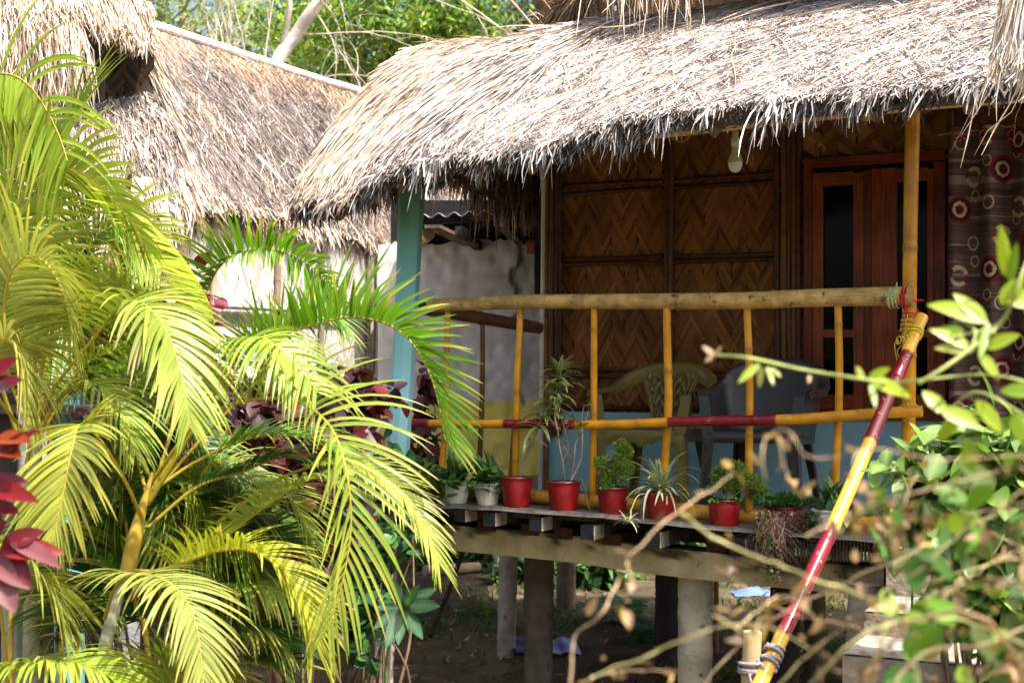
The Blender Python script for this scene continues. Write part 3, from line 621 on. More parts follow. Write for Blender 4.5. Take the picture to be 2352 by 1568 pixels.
# ---- chairs (local x right, y back, z up; front looks along -EY)
def chair(uc,b,label,style,C):
    base=PB(uc,850,b); base[2]=EYE-.715
    t=thing('plastic_chair',label,'chair',tuple(base),'plastic armchairs on the veranda')
    X=EX; Yv=EY; W=lambda p: base+X*p[0]+Yv*p[1]+Z(p[2])
    def solid(pts_mb,name,th=.012,m=None,bev=.004):
        o=pts_mb.build(name,m or M_plas,t)
        s=o.modifiers.new('s','SOLIDIFY'); s.thickness=th; s.offset=0
        if bev: bv=o.modifiers.new('b','BEVEL'); bv.width=bev; bv.segments=2; bv.limit_method='ANGLE'
        return o
    sw,sd,sh=.235,.22,.405
    # seat: dished sheet with a skirt and a scalloped front
    nx,ny=21,17; xs=np.linspace(-1,1,nx); ys=np.linspace(-1,1,ny); Vg=[]
    for x in xs:
        for y in ys:
            wx=sw*(1.0-.10*(y+1)/2); Vg.append(W((x*wx,y*sd,sh-.018*(1-x*x)*(1-y*y)-.012*(y+1)/2)))
    m=MB(); m.add(Vg,gridfaces(nx,ny),C=C); 
    ap=[];n=41
    for i in range(n):
        x=-1+2*i/(n-1); dep=.055+(.030*math.exp(-(x/.28)**2)+.10*max(0,abs(x)-.62)/.38*1.0+.008*math.cos(x*20) if style=='ornate' else .05*max(0,abs(x)-.8)/.2)
        ap+= [W((x*sw,-sd-.004,sh)),W((x*sw,-sd-.016,sh-dep*.5)),W((x*sw,-sd-.010,sh-dep))]
    m.add(ap,gridfaces(n,3),C=C); solid(m,'seat',.007)
    for sx in (-1,1):
        m=MB(); q=[W((sx*sw*(1-.10*(k+1)/2),k*sd,sh-.012*(k+1)/2)) for k in np.linspace(-1,1,8)]; q2=[p-Z(.06) for p in q]; m.add(np.stack([q,q2],1),gridfaces(8,2),C=C); solid(m,'side_rail',.007)
    # legs: angle-section, tapering
    arm=.605; topz=.755
    def leg(x0,y0,z0,x1,y1,z1,w0,w1,name='leg',dx=1,dy=1):
        m=MB(); k=8; a=[];
        for f in np.linspace(0,1,k):
            c=np.array((x0,y0,z0))*(1-f)+np.array((x1,y1,z1))*f; w=w0*(1-f)+w1*f
            a.append([W(c+A(dx*w,0,0)),W(c+A(dx*w*.25,-.006*(-dy),0)),W(c),W(c+A(0,dy*w*.9,0))])
        m.add(np.array(a),gridfaces(k,4),C=C); return solid(m,name,.008)
    for sx in (-1,1):
        leg(sx*.262,-.235,0,sx*.240,-.232,sh,.034,.062,dx=-sx)
        leg(sx*.240,.26,0,sx*.195,.20,sh,.034,.06,dx=-sx,dy=-1)
        leg(sx*.248,-.234,sh-.02,sx*.272,-.205,arm-.02,.060,.05,'arm_support',dx=-sx)
    # path of the arm / back band in plan
    def path(a):   # a 0..1 left arm front -> back -> right arm front
        s=a*2-1
        if abs(s)>.50:
            k=(abs(s)-.50)/.50; x=.272+.006*math.sin(k*3); y=.12-.33*k
        else:
            th=s/.50*math.pi/2; x=.272*math.sin(abs(th))**.8; y=.12+.15*math.cos(th)**.8 if math.cos(th)>0 else .12
        return (math.copysign(x,s),y)
    def ztop(a):
        s=abs(a*2-1); k=min(1,max(0,(s-.02)/.66)); k=k*k*(3-2*k); return topz*(1-k)+(arm+.012)*k-.02*max(0,s-.9)*5
    n=61
    if style=='ornate':
        m=MB(); a=[]
        for i in range(n):
            f=i/(n-1); x,y=path(f); z=ztop(f); s=abs(f*2-1); hgt=.062*(1-min(1,max(0,(s-.25)/.45)))+.024
            o=norm(A(x,y-.0,0)+A(0,.05,0)); wid=.026
            a.append([W(A(x,y,z-hgt)-o*.012),W(A(x,y,z-.012)-o*.016),W(A(x,y,z)-o*.004),W(A(x,y,z)+o*wid*.8),W(A(x,y,z-.014)+o*wid),W(A(x,y,z-.03)+o*wid)])
        m.add(np.array(a),gridfaces(n,6),C=C); solid(m,'armrest',.006)
        # splat with relief scrollwork
        nx,nz=90,120; V=[];Q=[]
        xx=np.linspace(-1,1,nx); zz=np.linspace(0,1,nz); Xg,Zg=np.meshgrid(xx,zz,indexing='ij')
        hw=.085+.085*Zg**1.5; bz=sh+.01+Zg*(topz-.055-sh)-.03*Zg*Xg**2; by=.20+.065*Zg-.03*Xg**2
        sw_=np.sin(Zg*26+np.cos(Xg*7)*3.0)*np.cos(Xg*13*(1.1-.4*Zg)+Zg*5*np.sign(Xg)); rel=.010*np.clip(sw_*2,-1,1)
        edge=(np.abs(Xg)>.80); rel=np.where(edge,.008*np.cos((np.abs(Xg)-.9)*45),rel)
        Vg=base+X*(Xg*hw)[...,None]+Yv*(by-rel)[...,None]+A(0,0,1)*bz[...,None]
        Q=gridfaces(nx,nz); hole=(sw_<-.80)&(~edge)&(Zg>.35)&(Zg<.93); hf=hole.reshape(-1)[Q].all(1)
        CC=np.array(C)*(1-.55*np.clip(-sw_*1.6,0,1)*(~edge))[...,None]
        m=MB(); m.add(Vg,Q[~hf],C=CC.reshape(-1,3)); solid(m,'back_splat',.006,bev=0)
    else:
        m=MB(); a=[]; nz=10
        for i in range(n):
            f=i/(n-1); x,y=path(f); z=ztop(f)+.02*(abs(f*2-1)<.4); s=abs(f*2-1); lo=sh-.03 if s<.86 else sh-.03+(s-.86)/.14*.10
            o=norm(A(x,y,0)+A(0,.05,0)); r=[]
            for k in range(nz):
                g=k/(nz-1); tin=.045*(1-g)**1.3; r.append(W(A(x,y,lo*(1-g)+(z-.015)*g)-o*tin))
            r+= [W(A(x,y,z)+o*.006),W(A(x,y,z+.001)+o*.030),W(A(x,y,z-.014)+o*.040),W(A(x,y,z-.035)+o*.040)]
            a.append(r)
        m.add(np.array(a),gridfaces(n,len(a[0])),C=C); solid(m,'backrest',.006)
    return t
chair(1505,.66,'olive plastic armchair with ornate scrollwork back, behind the third and fourth balusters','ornate',(.16,.13,.030))
chair(1752,.64,'dark grey plastic bucket armchair standing on the veranda below the window','plain',(.038,.034,.033))

# ================================================================ POTTED PLANTS
def leafset(mb,c,n,L,W,el=(0,1.2),g=2.,prof='blade',C=(.05,.12,.02),Cmid=None,Ctip=None,fold=.15,seed=0,spread=.01,az=(0,6.283),segs=6,jit=.12):
    rg=np.random.default_rng(seed); a=rg.uniform(*az,n); e=rg.uniform(*el,n)
    D=np.stack([np.cos(a)*np.cos(e),np.sin(a)*np.cos(e),np.sin(e)],1); S=np.stack([-np.sin(a),np.cos(a),0*a],1)
    C=np.asarray(C,float); cc=(C[rg.integers(0,len(C),n)] if C.ndim==2 else np.tile(C,(n,1)))*(1+rg.normal(size=(n,1))*jit)
    Pn=np.asarray(c)+rg.normal(size=(n,3))*spread if np.asarray(c).ndim==1 else np.asarray(c)
    ribbons(mb,Pn,D,S,rg.uniform(*L,n),rg.uniform(*W,n),g*rg.uniform(.4,1.5,n),segs,prof,C=cc,Ctip=Ctip,Cmid=Cmid,fold=fold,wob=.8,rng=rg)
def clump(mb,c,n,r,L,W,C,seed=0,segs=2,fold=.2,prof='ovate',up=.3,g=2,Cmid=None):
    rg=np.random.default_rng(seed); p=norm(rg.normal(size=(n,3)))*rg.uniform(.35,1,(n,1))**.6*np.asarray(r)+np.asarray(c)
    D=norm(norm(p-np.asarray(c))+rg.normal(size=(n,3))*.6+Z(up)); S=norm(np.cross(D,rdir(n,rg)))
    ribbons(mb,p,D,S,rg.uniform(*L,n),rg.uniform(*W,n),g,segs,prof,C=pick(C,n,rg,.2) if np.asarray(C).ndim==2 else np.tile(C,(n,1)),fold=fold,rng=rg,Cmid=Cmid)
GRP='potted plants lined up on the veranda board'
def pot(u,vt,vb,wt,wb,kind,label,b=None,seed=0):
    b=-.085+BB*0.0 if b is None else b
    Yp=YB(u,b-.03); s=Yp/F; base=P(u,vb,Yp); H=(vb-vt)*s; rt=wt/2*s; rb=wb/2*s
    t=thing('potted_plant',label,'potted plant',tuple(base),GRP); m=MB()
    if kind=='red':
        C=np.array((.20,.005,.008))*np.random.default_rng(seed+5).uniform(.85,1.25); prof=[(rb*.9,.004),(rb,0),(rb*1.01,H*.10),(rb*1.00+.002,H*.12),(rb+(rt-rb)*.85,H*.80),(rt*.965,H*.82),(rt*.985,H*.93),(rt*1.02,H*.955),(rt*1.03,H),(rt*.96,H),(rt*.93,H*.9)]
        cols=[C]*8+[(.07,.02,.02)]*3
        lathe(m,base,prof,36,np.array(cols),wob=.05,seed=seed); m.build('pot',M_potr,t)
    else:
        C=np.array((.58,.57,.52)); prof=[(rb*.85,.003,0),(rb*.97,0,0),(rb*1.03,H*.08,1),(rb+(rt-rb)*.35,H*.3,1),(rb+(rt-rb)*.7,H*.6,1),(rb+(rt-rb)*.86,H*.84,1),(rt*.90,H*.88,0),(rt,H*.90,0),(rt*1.02,H*.985,0),(rt*.98,H,0),(rt*.90,H,0),(rt*.86,H*.9,0)]
        lathe(m,base,prof,84,C,flute=.018); m.build('pot',M_potw,t)
    m=MB(); lathe(m,base+Z(H*.86),[(rt*.93,0),(rt*.5,.004),(.001,.006)],20,(.05,.035,.025)); m.build('soil',M_soil,t)
    return t,base,base+Z(H*.9),rt,s
DG=[(.04,.11,.03),(.05,.15,.035),(.03,.08,.025),(.09,.20,.05)]
def snakeplant(t,c,r,seed,n=42,sc=1.15,extra=None):
    m=MB(); leafset(m,c,n,(.07*sc,.15*sc),(.030*sc,.048*sc),(.3,1.35),1.5,'blade',DG,Ctip=(.05,.11,.04),fold=.25,seed=seed,spread=r*.45)
    leafset(m,c,n//2,(.05*sc,.11*sc),(.03*sc,.045*sc),(-.1,.5),3,'blade',DG,fold=.25,seed=seed+1,spread=r*.5); m.build('foliage',M_leaf,t)
    m=MB(); clump(m,c+(extra if extra is not None else A(.03,-.06,.0)),26,A(.06,.02,.015),(.012,.018),(.014,.02),[(.05,.22,.03),(.07,.28,.04)],seed,prof='ovate',up=.8); m.build('clover',M_leafd,t)
t,b_,c,r,s=pot(1050,1106,1158,62,44,'white','left white fluted pot with dark mottled sword leaves and clover'); snakeplant(t,c,r,101)
t,b_,c,r,s=pot(1120,1107,1161,62,45,'white','right white fluted pot with dark mottled sword leaves, touching the first red pot'); snakeplant(t,c,r,105)
# dracaena
t,b_,c,r,s=pot(1187,1094,1166,73,60,'red','red pot with tall leaning stem carrying striped arching leaf rosettes',seed=1)
Yd=b_[1]; ST=resample([P(1194,1092,Yd),P(1212,1040,Yd),P(1232,990,Yd),P(1246,960,Yd),P(1268,925,Yd),P(1284,880,Yd),P(1288,850,Yd)],40)
m=MB(); tube(m,ST,np.linspace(.0075,.005,40),8,(.22,.17,.10)); tube(m,resample([ST[20],ST[20]+A(-.01,0,.07),ST[20]+A(.0,0,.11)],8),.005,6,(.22,.17,.10)); m.build('stem',M_stem,t)
m=MB(); VG=[(.10,.15,.05),(.14,.19,.07),(.07,.12,.04)]
for k,(i,n) in enumerate([(39,24),(36,18),(33,16),(30,16),(27,16),(24,16),(21,14),(18,10)]):
    leafset(m,ST[i],n,(.10,.17) if i<37 else (.08,.14),(.015,.023),(.05,1.25) if i>36 else (-.1,.9),9,'blade',[(.60,.60,.26),(.5,.52,.22)],Cmid=(.09,.17,.04),fold=.2,seed=200+k,spread=.004)
leafset(m,ST[12],4,(.12,.17),(.012,.018),(.1,.7),10,'blade',[(.5,.5,.25)],Cmid=(.1,.16,.05),fold=.2,seed=222)
m.build('foliage',M_leaf,t)
# branching shrublet
t,b_,c,r,s=pot(1295,1104,1178,75,60,'red','red pot with several thin bare branching stems and a few variegated leaves',seed=2)
Yd=b_[1]; m=MB(); tips=[]
for br in [[(1296,1103),(1292,1060),(1284,1020),(1280,985),(1262,960)],[(1292,1060),(1305,1035),(1300,1000),(1290,960)],[(1310,1103),(1318,1060),(1322,1020),(1340,980),(1352,940)],[(1312,1103),(1332,1060),(1338,1010),(1336,960),(1342,930)],[(1318,1060),(1302,1040),(1290,1010)],[(1322,1020),(1330,1000),(1325,965)],[(1280,985),(1275,950),(1290,915)],[(1334,1100),(1345,1130),(1352,1165),(1372,1185),(1388,1210)]]:
    q=resample([P(u,v,Yd+RNG.uniform(-.03,.03)) for u,v in br],14); tube(m,q,np.linspace(.006,.0025,14),6,(.28,.22,.15)); tips+= [q[-1],q[10],q[8]] if br[0][0]!=1334 else []
m.build('stem',M_stem,t)
m=MB()
for i,p in enumerate(tips): leafset(m,p,4,(.025,.05),(.012,.018),(-.2,1),5,'ovate',[(.45,.45,.22),(.16,.24,.07)],Cmid=(.1,.18,.05),fold=.2,seed=300+i,segs=4)
m.build('foliage',M_leaf,t)
def aralia(t,blobs,seed,Yd):
    m=MB(); m2=MB()
    for i,(u,v,ru,n) in enumerate(blobs):
        s=Yd/F; c=P(u,v,Yd+RNG.uniform(-.02,.04)); clump(m,c,int(n*1.8),A(ru*s,ru*s*.8,ru*s),(.010,.020),(.005,.009),[(.16,.28,.03),(.22,.34,.04),(.09,.18,.02),(.26,.34,.06)],seed+i,segs=1,fold=0,prof='taper',g=0,up=.5)
        tube(m2,resample([P(blobs[-1][0],blobs[-1][1]+30,Yd),(c+P(blobs[-1][0],blobs[-1][1],Yd))/2,c],6),.003,5,(.16,.12,.06))
    m2.build('stem',M_stem,t); m.build('foliage',M_leafd,t)
t,b_,c,r,s=pot(1408,1117,1190,72,57,'red','red pot with upright feathery green bush, just left of the spider plant',seed=3)
aralia(t,[(1425,1022,14,160),(1436,1040,17,220),(1422,1055,18,240),(1380,1062,13,140),(1395,1072,16,200),(1440,1075,18,240),(1420,1090,22,320),(1398,1100,16,180),(1372,1058,8,60)],400,b_[1])
m=MB(); clump(m,c+A(-.02,-.06,.01),24,A(.05,.02,.012),(.012,.018),(.014,.02),[(.06,.26,.03)],5,up=.8); m.build('clover',M_leafd,t)
t,b_,c,r,s=pot(1519,1130,1203,76,60,'red','red pot with a white striped spider plant spilling over its rim',seed=4)
m=MB(); leafset(m,c+Z(.01),70,(.13,.27),(.009,.015),(.35,1.45),9,'blade',[(.62,.62,.45),(.55,.57,.38)],Cmid=(.14,.24,.06),fold=.25,seed=501,spread=.012,segs=9)
leafset(m,P(1444,1203,b_[1]-.07)+Z(.02),16,(.05,.10),(.006,.009),(-.4,1.2),12,'blade',[(.62,.62,.45)],Cmid=(.14,.24,.06),fold=.25,seed=503,spread=.008,segs=6)
m.build('foliage',M_leaf,t)
m=MB(); tube(m,resample([c,P(1470,1135,b_[1]-.05),P(1452,1165,b_[1]-.07),P(1444,1200,b_[1]-.07)],12),.0022,5,(.5,.48,.25))
for i in range(14):
    u0=1478+RNG.uniform(-6,8); tube(m,resample([P(u0,1130,b_[1]-.03),P(u0+RNG.uniform(-5,3),1150,b_[1]-.04),P(u0+RNG.uniform(-8,4),1165+RNG.uniform(0,25),b_[1]-.04)],6),.0016,4,(.07,.05,.045))
m.build('runner',M_stem,t)
t,b_,c,r,s=pot(1664,1146,1211,76,62,'red','red pot with dented base and a wide feathery green bush spreading right',seed=5)
aralia(t,[(1650,1090,16,200),(1668,1075,15,180),(1690,1078,18,230),(1706,1095,18,240),(1730,1105,16,180),(1750,1125,13,140),(1682,1105,24,320),(1655,1110,16,180),(1632,1125,8,60),(1735,1135,14,120),(1672,1118,18,150)],430,b_[1])
m=MB(); clump(m,c+A(.0,-.06,.01),36,A(.08,.02,.015),(.012,.018),(.014,.02),[(.06,.26,.03)],6,up=.8); m.build('clover',M_leafd,t)
t,b_,c,r,s=pot(1800,1162,1222,80,62,'red','red pot almost hidden by a small leaved creeper and trailing brown dead roots',seed=6)
m=MB(); clump(m,c+Z(.035),1300,A(.135,.09,.032),(.010,.018),(.012,.018),[(.05,.14,.035),(.07,.19,.05),(.03,.09,.02)],7,up=.8)
clump(m,P(1758,1225,b_[1]-.09),340,A(.045,.03,.10),(.010,.016),(.012,.016),[(.05,.14,.035),(.04,.10,.03)],8); clump(m,P(1772,1300,b_[1]-.09),90,A(.03,.02,.06),(.010,.016),(.012,.016),[(.05,.12,.04)],9); m.build('foliage',M_leafd,t)
m=MB(); k=800; rgx=np.random.default_rng(77); uu=np.where(rgx.random(k)<.6,rgx.normal(1775,17,k),rgx.normal(1825,14,k)); uu=np.clip(uu,1748,1850); ln=np.where(uu<1800,rgx.uniform(30,175,k),rgx.uniform(20,70,k))*np.where((uu>1765)&(uu<1795),1,.6)
Pn=np.array([P(a,1170+rgx.uniform(0,26),b_[1]-.065+rgx.normal()*.018) for a in uu])
ribbons(m,Pn,norm(rgx.normal(size=(k,3))*.35+Z(-1)),A(1,0,0),ln*s,.0022,4,7,'taper',C=pick([(.07,.035,.025),(.12,.06,.04),(.04,.025,.02),(.18,.10,.07)],k,rgx),wob=9,rng=rgx)
Pn=np.repeat(Pn,3,0); ln=np.repeat(ln,3); k=len(Pn); q=Pn+np.stack([rgx.normal(size=k)*.014,rgx.normal(size=k)*.012,-ln*s*rgx.uniform(.05,1.0,k)],1)
ribbons(m,q,rdir(k,rgx),rdir(k,rgx),.014,.010,0,1,'taper',C=pick([(.16,.08,.05),(.26,.15,.09),(.09,.05,.03)],k,rgx)); m.build('dead_roots',M_stem,t)
t,b_,c,r,s=pot(1908,1168,1231,86,56,'white','cream pot with dark sword leaves and wilted pale leaves, behind the sloping handrail'); snakeplant(t,c,r,150,30,1.05)
m=MB(); leafset(m,c+A(.05,-.06,0),7,(.08,.14),(.035,.055),(-.9,.3),9,'ovate',[(.42,.38,.17),(.30,.30,.10)],fold=.3,seed=151,spread=.02); m.build('wilted_leaf',M_leaf,t)
# trailing plant pot at the left end
t,b_,c,r,s=pot(968,1120,1170,70,50,'red','round leaved trailing vine in a pot beside the corner pillar',seed=8,b=-.02)
m=MB(); clump(m,P(965,1105,b_[1]-.04),150,A(.13,.08,.11),(.035,.06),(.03,.05),[(.06,.17,.02),(.10,.24,.03),(.04,.10,.02),(.20,.28,.04)],11,segs=4); 
for (u0,v0,n) in [(945,1180,30),(958,1215,24),(975,1160,20),(935,1260,18)]: clump(m,P(u0,v0,b_[1]-.08),n,A(.05,.04,.07),(.03,.05),(.025,.045),[(.05,.15,.02),(.08,.2,.03),(.3,.2,.03)],int(u0),segs=4)
m.build('foliage',M_leaf,t)
m=MB()
for k in range(7): tube(m,resample([c+A(RNG.uniform(-.08,.08),-.06,0),P(950+RNG.uniform(-15,25),1200,b_[1]-.09),P(940+RNG.uniform(-20,25),1290,b_[1]-.09)],8),.0025,5,(.20,.14,.08))
m.build('runner',M_stem,t)
# ================================================================ LEFT HUT
hut = thing('thatched_hut','neighbouring hut with grey brown thatch, pale ridge pole and white woven walls','hut',(-1.8,9.5,0))
LT=[(290,46,9.15),(320,56,9.3),(360,68,9.5),(500,112,10.1),(650,157,11.0),(820,215,12.2),(930,250,13.1),(1040,288,14.2)]
LE=[(430,447,8.0),(460,452,8.2),(510,458,8.4),(610,482,9.0),(740,520,9.8),(900,560,11.0),(1020,580,12.0),(1160,600,13.2)]
SHt=Surf(LT,LE,[.05,.05,.05,.04,.03,.03,.03,.03])
m=MB(); roofbase(m,SHt,(.07,.055,.045),140,40,.12,12); hr_=m.build('roof',M_core,hut)
G1=[(.28,.235,.21),(.35,.30,.28),(.22,.18,.165),(.42,.38,.355),(.15,.12,.105),(.31,.25,.22)]
def palH(a,t,rg):
    n=len(a); c=pick(G1,n,rg,.10); s=pick([(.46,.32,.22),(.52,.41,.32),(.36,.24,.16),(.50,.41,.33)],n,rg,.1)
    w=np.clip(1.1-t*5,0,.85)+np.clip((vnoise(a*14-t*3,t*2,15)-.62)*2.2,0,.45)+np.clip((.10-a)*9,0,.7)
    k=(rg.random(n)<w)[:,None]; return np.clip(np.where(k,s,c),.02,.85)
m=MB(); thatch(m,SHt,80000,(.07,.18),(.003,.006),palH,(0,.99),seed=71,lift=.012,tilt=.02,rough=1.9,over=.06)
thatch(m,SHt,5000,(.15,.35),(.006,.013),lambda a,t,r: pick([(.66,.55,.44),(.75,.66,.56),(.5,.38,.3)],len(a),r),(.86,1),seed=72,g=5,over=.13,lift=.0)
thatch(m,SHt,2500,(.1,.3),(.005,.010),lambda a,t,r: pick(DK,len(a),r),(.95,1),seed=73,g=12,over=.22,lift=-.06)
thatch(m,SHt,260,(.15,.35),(.005,.009),lambda a,t,r: pick(STRAW,len(a),r),(0,.9),seed=74,drift=.04,rough=4,lift=.03)
# straw locks lying along the hip at the near end
thatch(m,SHt,3600,(.2,.4),(.008,.015),lambda a,t,r: pick([(.62,.53,.43),(.54,.43,.34),(.70,.62,.53),(.40,.29,.21)],len(a),r),(.05,1.0),(.0,.10),seed=75,lift=.03,tilt=.04,over=.1)
m.build('thatch_straw',M_thatch,hr_)
m=MB(); rp_=[P(u,v-4,Y-.02) for u,v,Y in LT[:7]]; bamboo(m,resample(rp_,40),.034,(.80,.76,.68),.5,seed=5,wob=.02,n=10); m.build('ridge_pole',M_bam,hut)
# other slope of the roof (falls away to the left)
m=MB(); a=np.array([P(*q) for q in LT]); bk=a+A(-1.5,.5,-1.25); m.add(np.stack([a,bk],1),gridfaces(len(a),2),C=(.3,.24,.2)); m.build('roof',M_core,hut)
# near gable: hanging straw, opening's shade coloured into the wall, lower skirt roof
SG=Surf([(-160,-90,7.6),(0,-70,7.7),(170,-35,8.1),(345,38,9.2)],[(-160,40,7.2),(20,42,7.3),(190,45,7.55),(352,112,8.25)],[.12]*4)
m=MB(); roofbase(m,SG,(.2,.15,.1),40,14,.08,4); sg=m.build('roof',M_core,hut)
m=MB(); PG=[(.66,.56,.44),(.56,.45,.35),(.72,.64,.54),(.42,.31,.22),(.28,.18,.12)]
thatch(m,SG,9000,(.2,.42),(.004,.009),lambda a,t,r: pick(PG,len(a),r),(0,1),seed=81,lift=.03,tilt=.04,over=.12,g=6)
for (ca,ln) in [(.28,.62),(.33,.75),(.40,.85),(.47,.80),(.53,.70),(.60,.62),(.74,.12),(.84,.15),(.1,.35),(.18,.3)]:
    thatch(m,SG,220,(ln*.5,ln),(.004,.009),lambda a,t,r: pick(PG,len(a),r),(.80,1.0),(ca-.03,ca+.035),seed=int(ca*1000),g=7,lift=.02,over=ln,tilt=.0)
m.build('thatch_straw',M_thatch,sg)
SK=Surf([(-160,262,8.1),(60,250,8.1),(200,240,8.15),(352,214,8.6)],[(-200,430,7.1),(0,470,7.15),(160,500,7.2),(448,452,8.0)],[.06,.08,.08,.05])
m=MB(); roofbase(m,SK,(.2,.15,.12),40,16,.08,5); sk=m.build('roof',M_core,hut)
m=MB(); thatch(m,SK,9000,(.10,.28),(.005,.010),lambda a,t,r: pick(G1*2+STRAW[:2],len(a),r),(0,1),seed=91,rough=1.6)
thatch(m,SK,2200,(.2,.45),(.007,.013),lambda a,t,r: pick(PG,len(a),r),(.8,1),seed=92,g=6,over=.45); m.build('thatch_straw',M_thatch,sk)
m=MB(); o=P(-120,262,8.6); weave(m,o,norm(A(1,.08,0)),Z(1),A(0,-1,0),1.23,.64,.09,.045,1.2,[(.045,.028,.016),(.07,.045,.025),(.025,.016,.01)],np.random.default_rng(8)); m.build('gable_wall',M_weave,hut,smooth=False)
for (u0,v0,u1,v1) in [(20,262,10,120),(150,258,250,120),(228,262,232,150)]:
    m=MB(); tube(m,[P(u0,v0,8.2),P(u1,v1,8.25)],.03,8,(.09,.055,.035)); m.build('rafter',M_wood,hut)
# side wall, set in under the eave
LEp=PP(LE); n_in=norm(A(-.947,.32,0)); wl=[LEp[1]+n_in*.05,LEp[5]+n_in*.05]; wdir=norm((wl[1]-wl[0])*A(1,1,0)); wn_=A(wdir[1],-wdir[0],0)
def hitwall(u,v,off=0.):
    k=(u-1176)/F; p0=wl[0]+wn_*off; t=(p0[0]-k*p0[1])/(k*wdir[1]-wdir[0]); Y=p0[1]+t*wdir[1]; return P(u,v,Y)
m=MB(); zb=EYE-.08; zt=EYE+1.05; pa=hitwall(300,850); pc_=hitwall(872,850); pa[2]=zb-.0; w_=np.linalg.norm((pc_-pa)[:2])
weave(m,pa,wdir,Z(1),wn_,w_,zt-zb,.15,.05,1.5,[(.78,.76,.72),(.66,.62,.57),(.72,.66,.58),(.55,.48,.40),(.80,.79,.76)],np.random.default_rng(6))
box(m,pa-wn_*.03,wdir*w_,wn_*.02,Z(zt-zb),(.05,.04,.03)); m.build('woven_wall',M_weave2,hut,smooth=False)
for (u0,c) in [(493,(.42,.34,.26)),(640,(.30,.22,.15)),(648,(.62,.55,.47)),(742,(.30,.24,.18)),(862,(.26,.20,.15)),(856,(.45,.38,.30)),(849,(.30,.24,.19))]:
    m=MB(); bamboo(m,[hitwall(u0,480,.03),hitwall(u0-5,872,.03)],.018,c,.5,seed=u0); m.build('bamboo_pole',M_bam,hut)
for v0,v1 in [(700,722),(866,866)]:
    m=MB(); bamboo(m,[hitwall(500,v0,.045),hitwall(860,v1,.045)],.022,(.72,.68,.62),.5,seed=v0); m.build('batten',M_bam,hut)
m=MB(); box(m,pa-wn_*.12+wdir*.4-Z(.1),wdir*(w_-.4),wn_*.14,Z(.10),(.16,.12,.09)); box(m,pa-wn_*3.0-Z(.16),wdir*w_,wn_*3.0,Z(.05),(.1,.08,.06)); m.build('floor_beam',M_wood,hut)
m=MB(); a=P(150,480,7.9); tube(m,[P(152,420,7.95),P(160,1568,7.95)],.085,8,(.18,.48,.50)); m.build('pillar',M_teal,hut)
m=MB(); o=P(95,640,8.1); box(m,P(60,760,8.2),A(.55,.08,0),A(0,.05,0),Z(.5),(.20,.50,.52)); m.build('plinth_wall',M_plaster,hut)
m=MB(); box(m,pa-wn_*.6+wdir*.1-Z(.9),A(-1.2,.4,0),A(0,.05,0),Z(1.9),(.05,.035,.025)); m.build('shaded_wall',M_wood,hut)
for (u0,Y) in [(75,7.6),(300,8.6),(640,10.2),(800,10.8)]:
    m=MB(); tube(m,resample([P(u0,900,Y)*A(1,1,0)+Z(EYE-.15),P(u0,900,Y)*A(1,1,0)-Z(.05)],12),.075,10,(.40,.40,.39)); m.build('column',M_conc,hut)

# ================================================================ GREY OUTBUILDING
shed = thing('outbuilding','grey plastered outbuilding with yellow painted lower wall and rusty corrugated sheet roof','outbuilding',(-.2,11,0))
Ys=10.25; zb=EYE-.90
def S_(u,v,d=0): return P(u,v,Ys+d)
m=MB(); nu,nv=90,70; us_=np.linspace(868,1262,nu); zs=np.linspace(0,1,nv)
topv=np.interp(us_,[868,960,1000,1180,1192,1200,1262],[560,556,560,548,540,551,551])+ (vnoise(us_*.12,us_*0,3)-.5)*9
V=[];C=[]
for i,u0 in enumerate(us_):
    tz=P(u0,topv[i],Ys)[2]
    for f in zs:
        z=zb*(1-f)+tz*f; v_=HOR-(z-EYE)*F/Ys; dpt=0; r=float(vnoise(np.array([u0*.05]),np.array([v_*.05]),31)[0])
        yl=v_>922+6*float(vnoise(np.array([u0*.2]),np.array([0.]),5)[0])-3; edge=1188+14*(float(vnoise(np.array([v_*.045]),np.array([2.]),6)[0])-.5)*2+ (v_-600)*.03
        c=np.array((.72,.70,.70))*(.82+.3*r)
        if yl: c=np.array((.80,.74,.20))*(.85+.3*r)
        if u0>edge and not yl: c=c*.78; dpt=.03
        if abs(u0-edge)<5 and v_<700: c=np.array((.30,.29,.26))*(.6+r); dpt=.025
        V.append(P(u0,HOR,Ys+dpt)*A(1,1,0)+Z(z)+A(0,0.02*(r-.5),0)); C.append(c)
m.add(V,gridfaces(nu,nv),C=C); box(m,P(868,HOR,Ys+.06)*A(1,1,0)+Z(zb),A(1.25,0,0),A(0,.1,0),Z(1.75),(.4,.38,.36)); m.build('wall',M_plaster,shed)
m=MB(); box(m,S_(1210,582,.0),A(.088,0,0),A(0,.06,0),Z(.09),(.42,.13,.10)); m.build('brick',mat('brick',.9),shed)
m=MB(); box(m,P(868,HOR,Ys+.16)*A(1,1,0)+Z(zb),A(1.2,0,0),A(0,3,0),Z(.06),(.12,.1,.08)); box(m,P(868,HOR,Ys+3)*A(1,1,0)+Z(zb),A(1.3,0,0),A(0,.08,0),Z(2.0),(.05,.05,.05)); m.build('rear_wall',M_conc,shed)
m=MB(); nu=160; xs=np.linspace(-.75,.45,nu); rows=[]
for k,f in enumerate(np.linspace(0,1,12)): rows.append(np.stack([xs+.12*f,np.full(nu,9.62+2.6*f),EYE+1.075+xs*.05+.014*np.sin(xs*2*math.pi/.105)+.16*f],1))
m.add(np.array(rows),gridfaces(12,nu),C=(.22,.21,.22)); o_=m.build('metal_roof',M_metal,shed); s_=o_.modifiers.new('s','SOLIDIFY'); s_.thickness=.006
